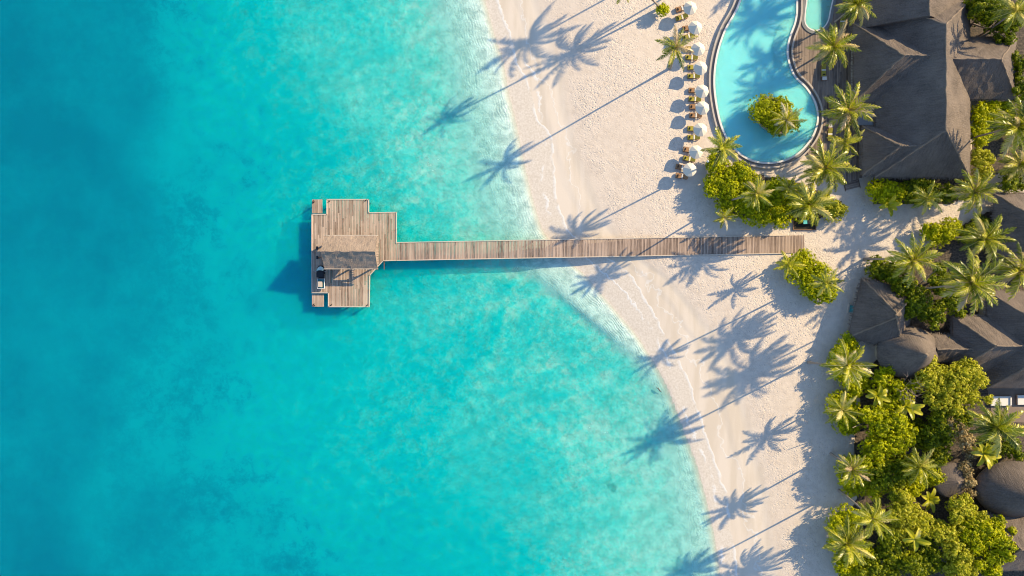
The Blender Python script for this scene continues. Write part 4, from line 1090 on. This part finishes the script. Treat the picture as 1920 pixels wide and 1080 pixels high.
def broad(label, px, py, h, R, n=9, mat='palm_yellow', seed=0, name='banana_plant', cat='plant'):
    """a plant of big paddle leaves"""
    rs = np.random.RandomState(seed + 900)
    x, y = P(px, py, h)
    root = thing(name, label, cat, (x, y, 0))
    MB().tube([(0, 0, -.1), (.05, 0, h * .5), (0, .05, h)], [.16, .13, .09], 8).build('stem', M['leaf_hedge'], root)
    Vs, Fs, Rs = [], [], []; nv = 0
    for f in range(n):
        az = f * 2.4 + rs.uniform(-.3, .3); el = math.radians(rs.uniform(10, 62)); L = R * rs.uniform(.75, 1.1); m = 9
        T = np.linspace(0, 1, m); e = el - 1.15 * T ** 1.4
        dirs = np.stack([np.cos(e) * math.cos(az), np.cos(e) * math.sin(az), np.sin(e)], 1)
        p = np.array([0, 0, h]) + np.concatenate([[np.zeros(3)], np.cumsum(dirs[:-1] * L / (m - 1), 0)])
        up = np.stack([-np.sin(e) * math.cos(az), -np.sin(e) * math.sin(az), np.cos(e)], 1); sd = np.cross(dirs, up)
        wd = (R * .17 * np.sin(np.pi * np.clip(T * .9 + .06, 0, 1)) ** .6 * np.where(T < .12, .15, 1))[:, None]
        V = np.concatenate([p + sd * wd + up * wd * .25, p, p - sd * wd + up * wd * .25])
        Fq = []
        for i in range(m - 1): Fq += [(i, i + 1, m + i + 1, m + i), (m + i, m + i + 1, 2 * m + i + 1, 2 * m + i)]
        Vs.append(V); Fs.append(np.array(Fq) + nv); nv += len(V); Rs.append(np.clip(np.full(len(Fq), rs.uniform(.2, .8)) + rs.normal(size=len(Fq)) * .04, 0, .9))
    leaf_obj('leaves', (np.concatenate(Vs), np.concatenate(Fs), np.concatenate(Rs)), mat, root)
    return root

def CR(px, py, h): return (*P(px, py, h), h)
# palms whose shadows lie on the beach (crown height found from crown and shadow)
palm('tall slender palm leaning over the beach, between the umbrella row and the sea', CR(1266, 90, 15.2), P(1256, 128), R=3.7, n=15, seed=1)
palm('palm leaning out over the hedge end next to the southern pool wall', CR(1355, 277, 12.8), P(1339, 303), R=3.7, n=15, seed=2)
palm('palm rising from the middle of the dense hedge south of the pool', CR(1418, 364, 13.1), None, R=3.2, n=17, seed=3)
palm('palm at the east end of the hedge, over the small planter bed', CR(1516, 384, 9.0), None, R=4.6, n=19, seed=4)
palm('full palm at the south end of the timber terrace', CR(1548, 315, 8.0), None, R=5.0, n=21, seed=5)
palm('smaller pale palm just north-east of the palm at the terrace end', CR(1584, 267, 5.6), None, R=3.4, n=15, seed=6, mat='palm_yellow')
palm('palm on the terrace in front of the gap between the west wings', CR(1591, 207, 6.8), None, R=4.9, n=18, seed=7)
palm('palm on the terrace west of the sunlit wing roof', CR(1563, 88, 5.6), None, R=4.6, n=20, seed=8)
palm('dense palm at the top frame edge between the small pool and the house', CR(1606, 8, 7.5), None, R=4.0, n=19, seed=9)
palm('palm on the left side of the small bush island at the path', CR(1478, 495, 4.6), None, R=3.0, n=13, seed=10, mat='palm_yellow')
palm('palm on the right side of the small bush island at the path', CR(1548, 530, 13.2), P(1520, 528), R=2.9, n=14, seed=11)
palm('palm with many fronds beside the shady path bend', CR(1711, 488, 14.3), None, R=4.6, n=20, seed=12)
palm('largest palm, in front of the sunlit thatch slopes', CR(1819, 530, 17.0), None, R=5.4, n=24, seed=13)
palm('palm at the right frame edge between two thatched houses', CR(1911, 508, 13.0), None, R=5.0, n=20, seed=14)
palm('palm north of the largest palm, against the dark frame-edge roof', CR(1846, 446, 11.0), None, R=4.8, n=18, seed=15)
palm('palm south-east of the main house corner', CR(1827, 360, 9.0), None, R=4.4, n=17, seed=16)
palm('big palm right of the main house at the frame edge', CR(1907, 237, 12.0), None, R=5.4, n=20, seed=17)
palm('dark shaded palm at the right frame edge below the big one', CR(1912, 308, 8.0), None, R=4.2, n=16, seed=18)
palm('palm in the top right corner above the east wing', CR(1905, 20, 11.0), None, R=4.4, n=14, seed=19)
palm('bright palm on the rounded shrub nearest the round hut', CR(1588, 685, 14.1), None, R=4.2, n=21, seed=20, mat='palm_yellow')
palm('low palm with broad leaves on the beach-side shrub below the round hut', CR(1578, 768, 6.0), None, R=3.6, n=15, seed=21, mat='palm_yellow')
palm('small palm on the middle beach-side shrub of the lower grove', CR(1598, 880, 9.0), None, R=3.3, n=18, seed=22)
palm('broad palm on the lowest beach-side shrub', CR(1588, 1018, 7.5), None, R=4.6, n=19, seed=23)
palm('bright palm just inland of the lowest beach-side shrub', CR(1636, 972, 13.8), None, R=3.7, n=17, seed=24, mat='palm_yellow')
palm('spiky palm at the right edge of the grove below the white daybeds', CR(1868, 800, 9.5), None, R=5.0, n=20, seed=25)
palm('yellowish palm in the middle of the lower grove', CR(1725, 875, 7.0), None, R=3.8, n=16, seed=26, mat='palm_yellow')
palm('yellow palm on the bush island inside the pool', CR(1474, 226, 4.5), None, R=3.2, n=16, seed=27, mat='palm_yellow')
palm('small yellow palm at the lower left corner of the hedge', CR(1358, 408, 2.4), None, R=2.6, n=10, seed=28, mat='palm_yellow', young=True)
palm('slim palm beside the hedge where the hedge meets the terrace', CR(1478, 352, 6.0), None, R=2.7, n=13, seed=29)
palm('low palm among the shrubs south of the main house', CR(1738, 372, 5.5), None, R=3.4, n=14, seed=30)
palm('leaning palm at the top edge above the sand, its trunk rising from a round bush', (18.5, 49.9, 16.0), (27.6, 52.4), R=3.5, n=12, seed=31)
# palms just beyond the top of the frame: their shadows lie on the sand and the pool
palm('palm beyond the top frame edge casting the western crown shadow on the beach', (30.2, 61.8, 15.0), (34, 63), R=5.0, n=15, seed=32)
palm('palm beyond the top frame edge casting the eastern crown shadow on the beach', (34.8, 57.6, 13.2), (39, 60.5), R=4.8, n=15, seed=33)
palm('palm beyond the top frame edge casting shade on the head of the pool', (61.0, 59.0, 8.5), None, R=4.8, n=20, seed=34)
palm('palm beyond the top frame edge beside the children pool', (60.5, 66.0, 9.5), None, R=4.8, n=19, seed=35)
palm('palm beyond the bottom frame edge casting a shadow in the water', (64.0, -57.5, 12.0), None, R=4.6, n=18, seed=36)

# hedges, shrubs and trees
bush('hedge', 'hedge', 'dense bright green hedge mass curving round the south end of the pool', [(1346, 308, 28, 3.4), (1352, 345, 36, 3.6), (1374, 378, 38, 3.5), (1396, 344, 38, 3.5), (1412, 392, 36, 3.3), (1445, 372, 38, 3.2), (1466, 402, 30, 2.8), (1482, 366, 32, 2.9), (1372, 325, 28, 3.4), (1500, 392, 26, 2.6)], 'leaf_hedge', .30, 11, seed=41)
bush('shrub', 'shrub', 'light green shrub at the east end of the hedge by the path junction', [(1562, 396, 26, 2.6), (1540, 378, 24, 2.6)], 'leaf_light', .30, 10, seed=42)
bush('shrub', 'shrub', 'round-ended bush island in the sand below the jetty end', [(1500, 508, 34, 3.0), (1534, 526, 42, 3.4), (1536, 545, 30, 2.8), (1512, 496, 30, 2.6)], 'leaf_hedge', .30, 11, seed=43)
bush('shrub', 'shrub', 'round dark bush growing on the island inside the pool', [(1436, 204, 36, 3.8), (1462, 226, 32, 3.4), (1463, 198, 24, 3.2)], 'leaf_hedge', .30, 10, seed=44)
bush('shrub', 'shrub', 'small round bush near the first umbrella at the top edge', [(1243, 17, 15, 2.6)], 'leaf_hedge', .30, 13, seed=45)
bush('shrub', 'shrub', 'bright shrub along the south eave of the main house', [(1650, 355, 30, 3.4), (1675, 362, 28, 3.6)], 'leaf_hedge', .32, 9, seed=46)
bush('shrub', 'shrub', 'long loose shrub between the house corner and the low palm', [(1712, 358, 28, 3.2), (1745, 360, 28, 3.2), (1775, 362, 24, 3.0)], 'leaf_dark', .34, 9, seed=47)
bush('shrub', 'shrub', 'yellow-green shrub climbing the south-east corner of the main house', [(1840, 300, 26, 3.6), (1846, 325, 22, 3.2), (1832, 345, 20, 3.0)], 'leaf_light', .32, 9, seed=48)
bush('shrub', 'shrub', 'dark green shrub along the east side of the main house', [(1840, 215, 24, 3.6), (1842, 250, 26, 3.8), (1862, 212, 22, 3.2)], 'leaf_hedge', .32, 9, seed=49)
bush('shrub', 'shrub', 'green shrub on the bend of the shaded garden path', [(1760, 440, 30, 3.2), (1785, 428, 26, 3.2), (1745, 435, 20, 3.0)], 'leaf_hedge', .30, 9, seed=50)
bush('shrub', 'shrub', 'low dark shrub at the tip of the pyramid-roofed hut', [(1645, 502, 26, 2.8), (1668, 505, 26, 2.8)], 'leaf_dark', .32, 9, seed=51)
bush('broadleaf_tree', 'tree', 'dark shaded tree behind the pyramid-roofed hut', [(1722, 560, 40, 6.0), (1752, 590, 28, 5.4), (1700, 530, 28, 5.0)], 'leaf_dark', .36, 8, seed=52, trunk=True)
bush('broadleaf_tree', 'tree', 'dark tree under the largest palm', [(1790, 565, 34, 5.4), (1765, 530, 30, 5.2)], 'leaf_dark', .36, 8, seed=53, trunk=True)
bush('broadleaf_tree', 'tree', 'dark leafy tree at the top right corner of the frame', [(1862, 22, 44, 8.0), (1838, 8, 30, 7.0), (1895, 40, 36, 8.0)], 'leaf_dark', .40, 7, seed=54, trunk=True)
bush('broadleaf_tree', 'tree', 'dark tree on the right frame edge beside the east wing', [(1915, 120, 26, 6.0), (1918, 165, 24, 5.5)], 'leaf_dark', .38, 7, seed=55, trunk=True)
bush('shrub', 'shrub', 'low shrub south of the east wing eave', [(1858, 198, 24, 3.0), (1886, 200, 22, 3.0)], 'leaf_hedge', .32, 9, seed=56)
# lower grove
bush('shrub', 'shrub', 'dark rounded shrub under the bright palm nearest the round hut', [(1582, 675, 34, 3.6), (1596, 705, 34, 3.8), (1590, 650, 26, 3.0), (1612, 722, 26, 3.4)], 'leaf_hedge', .32, 9, seed=60)
bush('shrub', 'shrub', 'dark rounded shrub under the low broad-leaved palm', [(1574, 762, 34, 3.4), (1590, 790, 32, 3.4)], 'leaf_hedge', .32, 9, seed=61)
bush('shrub', 'shrub', 'rounded shrub under the small palm on the middle of the beach edge', [(1600, 885, 38, 3.8), (1622, 905, 34, 3.6), (1598, 912, 26, 3.0)], 'leaf_hedge', .32, 9, seed=62)
bush('shrub', 'shrub', 'rounded shrub under the broad palm, lowest on the beach edge', [(1585, 980, 38, 3.6), (1590, 1020, 42, 3.8), (1598, 1060, 38, 3.4)], 'leaf_hedge', .32, 9, seed=63)
bush('broadleaf_tree', 'tree', 'bright green tree in the grove beside the low broad-leaved palm', [(1655, 800, 44, 7.0), (1680, 830, 42, 7.0), (1640, 850, 36, 6.4)], 'leaf_hedge', .40, 7.5, seed=64, trunk=True)
bush('broadleaf_tree', 'tree', 'yellow-green tree in the grove south of the round hut', [(1655, 715, 30, 5.4), (1690, 735, 32, 5.8), (1670, 755, 28, 5.2)], 'leaf_hedge', .36, 8, seed=65, trunk=True)
bush('broadleaf_tree', 'tree', 'pale feathery tree between the round hut and the white daybeds', [(1745, 715, 42, 7.2), (1790, 715, 42, 7.6), (1825, 705, 32, 7.0), (1775, 750, 34, 6.6), (1820, 745, 30, 6.6)], 'leaf_light', .34, 8.5, seed=66, trunk=True)
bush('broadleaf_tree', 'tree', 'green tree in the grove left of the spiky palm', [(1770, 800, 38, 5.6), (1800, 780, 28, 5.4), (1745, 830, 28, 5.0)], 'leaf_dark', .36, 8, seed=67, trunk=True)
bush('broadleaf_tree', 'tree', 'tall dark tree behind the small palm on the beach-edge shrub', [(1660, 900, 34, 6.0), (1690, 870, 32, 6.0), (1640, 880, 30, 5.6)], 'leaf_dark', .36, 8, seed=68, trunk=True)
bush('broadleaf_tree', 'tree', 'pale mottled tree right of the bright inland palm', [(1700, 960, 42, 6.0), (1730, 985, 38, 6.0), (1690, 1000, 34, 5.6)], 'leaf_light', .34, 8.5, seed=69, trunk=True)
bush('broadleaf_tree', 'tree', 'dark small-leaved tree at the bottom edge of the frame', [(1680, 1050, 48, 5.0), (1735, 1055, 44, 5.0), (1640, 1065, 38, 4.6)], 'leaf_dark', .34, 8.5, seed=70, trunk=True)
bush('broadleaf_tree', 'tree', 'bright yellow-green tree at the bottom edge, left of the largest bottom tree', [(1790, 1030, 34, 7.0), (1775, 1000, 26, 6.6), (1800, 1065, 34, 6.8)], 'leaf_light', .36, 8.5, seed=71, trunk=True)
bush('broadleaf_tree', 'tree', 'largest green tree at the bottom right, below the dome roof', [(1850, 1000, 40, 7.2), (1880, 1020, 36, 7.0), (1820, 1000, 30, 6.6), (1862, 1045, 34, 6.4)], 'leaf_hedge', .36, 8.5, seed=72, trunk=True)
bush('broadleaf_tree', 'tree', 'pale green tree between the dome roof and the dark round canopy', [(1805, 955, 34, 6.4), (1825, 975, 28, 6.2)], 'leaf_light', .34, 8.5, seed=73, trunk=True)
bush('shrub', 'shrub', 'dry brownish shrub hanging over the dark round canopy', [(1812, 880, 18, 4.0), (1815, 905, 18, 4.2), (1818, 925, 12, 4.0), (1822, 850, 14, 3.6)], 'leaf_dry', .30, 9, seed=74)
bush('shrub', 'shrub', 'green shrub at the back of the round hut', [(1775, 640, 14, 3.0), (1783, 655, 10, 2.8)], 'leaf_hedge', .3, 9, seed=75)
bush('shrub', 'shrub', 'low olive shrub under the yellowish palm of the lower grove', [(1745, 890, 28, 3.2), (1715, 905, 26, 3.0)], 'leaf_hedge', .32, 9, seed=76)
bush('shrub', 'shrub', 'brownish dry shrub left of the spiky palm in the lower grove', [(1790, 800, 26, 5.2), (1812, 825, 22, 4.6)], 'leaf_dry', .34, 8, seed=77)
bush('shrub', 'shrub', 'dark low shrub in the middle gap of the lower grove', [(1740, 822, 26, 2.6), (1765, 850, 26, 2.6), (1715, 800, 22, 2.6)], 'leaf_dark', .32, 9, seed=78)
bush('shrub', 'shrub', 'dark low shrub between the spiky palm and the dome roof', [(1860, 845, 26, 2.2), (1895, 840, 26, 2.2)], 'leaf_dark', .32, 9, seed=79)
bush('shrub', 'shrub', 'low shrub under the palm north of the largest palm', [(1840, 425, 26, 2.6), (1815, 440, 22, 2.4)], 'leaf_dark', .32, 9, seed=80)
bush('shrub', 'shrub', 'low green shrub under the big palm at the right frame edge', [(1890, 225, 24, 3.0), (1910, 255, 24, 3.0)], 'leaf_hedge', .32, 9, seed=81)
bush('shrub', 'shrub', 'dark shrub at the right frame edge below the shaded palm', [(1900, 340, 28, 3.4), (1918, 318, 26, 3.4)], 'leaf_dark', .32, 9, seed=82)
broad('paddle-leaved plant beside the bright tree south of the round hut', 1645, 742, 4.5, 2.6, 9, seed=1)
broad('paddle-leaved plant in the grove below the bare twigs', 1700, 762, 4.5, 2.8, 9, seed=2)
broad('spiky paddle-leaved plant in the open gap beside the dark round canopy', 1742, 936, 2.2, 2.4, 9, seed=3)
broad('bright paddle-leaved plant left of the dome roof', 1845, 850, 3.4, 2.8, 11, seed=4)
broad('paddle-leaved plant in the pale mottled tree at the bottom', 1715, 1010, 5.6, 2.6, 7, seed=5)
broad('paddle-leaved plant at the south edge of the house-side shrubs', 1665, 385, 2.2, 2.4, 7, seed=6)
# bare twigs
def twigs(label, px, py, h, R, seed):
    rs = np.random.RandomState(seed); x, y = P(px, py, h * .7)
    root = thing('bare_bush', label, 'dead bush', (x, y, 0)); tm = MB(); tw = MB()
    tm.tube([(0, 0, -.1), (.1, .05, h * .4), (.05, .1, h * .7)], [.12, .09, .06], 7); tm.build('trunk', M['deadwood'], root)
    for k in range(16):
        a = rs.uniform(0, 6.28); e = np.array([R * math.cos(a) * rs.uniform(.4, 1), R * math.sin(a) * rs.uniform(.4, 1), h * rs.uniform(.75, 1.05)])
        b = np.array([.05, .1, h * rs.uniform(.4, .7)]); m = (b + e) / 2 + rs.normal(size=3) * .2
        tw.tube([b, m, e], [.05, .035, .015], 5)
        for q in range(3):
            t = e + rs.normal(size=3) * R * .28; tw.tube([m * .4 + e * .6, t], [.025, .012], 4)
    tw.build('twigs', M['deadwood'], root)
twigs('bare leafless bush south of the round hut', 1700, 728, 6.6, 2.6, 3)
twigs('bare leafless bush below the dome roof', 1850, 972, 3.0, 1.6, 4)

# ------------------------------------------------------------------ small things
pi = thing('island_planter', 'low stone-edged planting island in the middle of the pool', 'planter', (*P(1450, 218, .3), 0))
isl = smooth_closed([(-3.2, 1.0), (-2.4, 3.0), (0, 3.2), (2.6, 1.6), (3.6, -1.0), (1.8, -3.0), (-.6, -2.6), (-2.4, -1.4)], 5)
MB().ring(isl, offset(isl, .3), 0.05, .5).build('rim', M['stone'], pi)
MB().prism(isl, 0.05, .42).build('soil', M['soil'], pi)
lp = thing('garden_lamp', 'white globe garden lamp at the north-west corner of the hedge', 'lamp', (*P(1327, 303, 2.6), 0))
MB().tube([(0, 0, 0), (0, 0, 2.5)], [.06, .045], 8).build('pole', M['metal'], lp)
MB().lathe([(.01, 2.92), (.13, 2.88), (.22, 2.76), (.24, 2.66), (.18, 2.52), (.06, 2.45)], 14).build('globe', M['white_paint'], lp)
pb = thing('planter_bed', 'small square planting bed with a brown board edge under the palm by the path', 'planter', (*P(1508, 420), 0))
mb = MB()
for (x, y, a, b) in ((0, -1.1, 4.3, .14), (0, 1.1, 4.3, .14), (-2.1, 0, .14, 2.06), (2.1, 0, .14, 2.06)): mb.box((x, y, .14), (a, b, .28))
mb.build('edging', M['wood_brown'], pb)
MB().box((0, 0, .08), (4.0, 2.0, .16), 0, .6).build('soil', M['soil'], pb)
eq = thing('equipment_chest', 'black chest with a turquoise lid half, standing in the planter bed under the palm', 'chest', (*P(1511, 417), .162))
MB().box((0, 0, .3), (1.7, .8, .6), .05, .3).build('body', M['black'], eq)
MB().box((-.45, .02, .63), (.72, .78, .06), .05, .3).build('lid', M['turquoise'], eq)
MB().box((.4, .0, .64), (.8, .7, .07), .05, .3).build('cover', M['black_fabric'], eq)
fw = thing('foot_basin', 'pale stone foot basin with a turquoise bottom beside the pyramid-roofed hut', 'basin', (*P(1597, 579), 0), math.radians(-8))
mb = MB()
for (x, y, a, b) in ((0, .8, 1.5, .25), (0, -.8, 1.5, .25), (-.65, 0, .25, 1.35), (.65, 0, .25, 1.35)): mb.box((x, y, .12), (a, b, .24))
mb.build('curb', M['stone'], fw); MB().box((0, 0, .05), (1.05, 1.35, .1)).build('basin_floor', M['turquoise'], fw)
def daybed():
    r = thing('daybed', 'x', 'daybed', (0, 0, 0), 0, 'white daybeds on the stone terrace')
    f = MB(); f.box((0, 0, .2), (3.9, 1.9, .12), 0, .3)
    f.build('frame', M['wood_brown'], r)
    for x in (-1.8, 1.8):
        for y in (-.8, .8): MB().box((x, y, .07), (.12, .12, .14)).build('leg', M['wood_brown'], r)
    MB().box((0, 0, .38), (3.8, 1.8, .24), 0, .1, .97).build('mattress', M['cushion_white'], r)
    MB().box((1.72, 0, .58), (.28, 1.6, .2), 0, .1, .9).build('towel_or_pillow', M['cushion_white'], r)
    return r
d0 = daybed(); d0.location = (*P(1877, 752, .5), .06); d0['label'] = 'white daybed on the stone terrace south of the dark house'
d1 = copy_tree(d0); d1.location = (*P(1927, 750, .5), .06); d1['label'] = 'white daybed cut off by the right frame edge'
sp = MB(); sp.prism([P(*q) for q in ((1850, 724), (1990, 722), (1990, 795), (1862, 790))], 0.0, 0.055); sp = sp.build('terrace_paving', M['paving'], None); sp['kind'] = 'structure'
dw = MB(); x, y = P(1236, 731, -1.5)
dw.tube([(-.55, .45, .1), (-.2, .25, .22), (.15, -.15, .2), (.5, -.45, .05)], [.03, .09, .1, .04], 7).tube([(-.1, .15, .2), (-.25, .55, .3)], [.05, .02], 6)
dw = dw.build('driftwood', M['wood_dark'], None, (x, y, -1.62)); tag(dw, 'short dark piece of driftwood in the shallows at the water edge', 'driftwood')
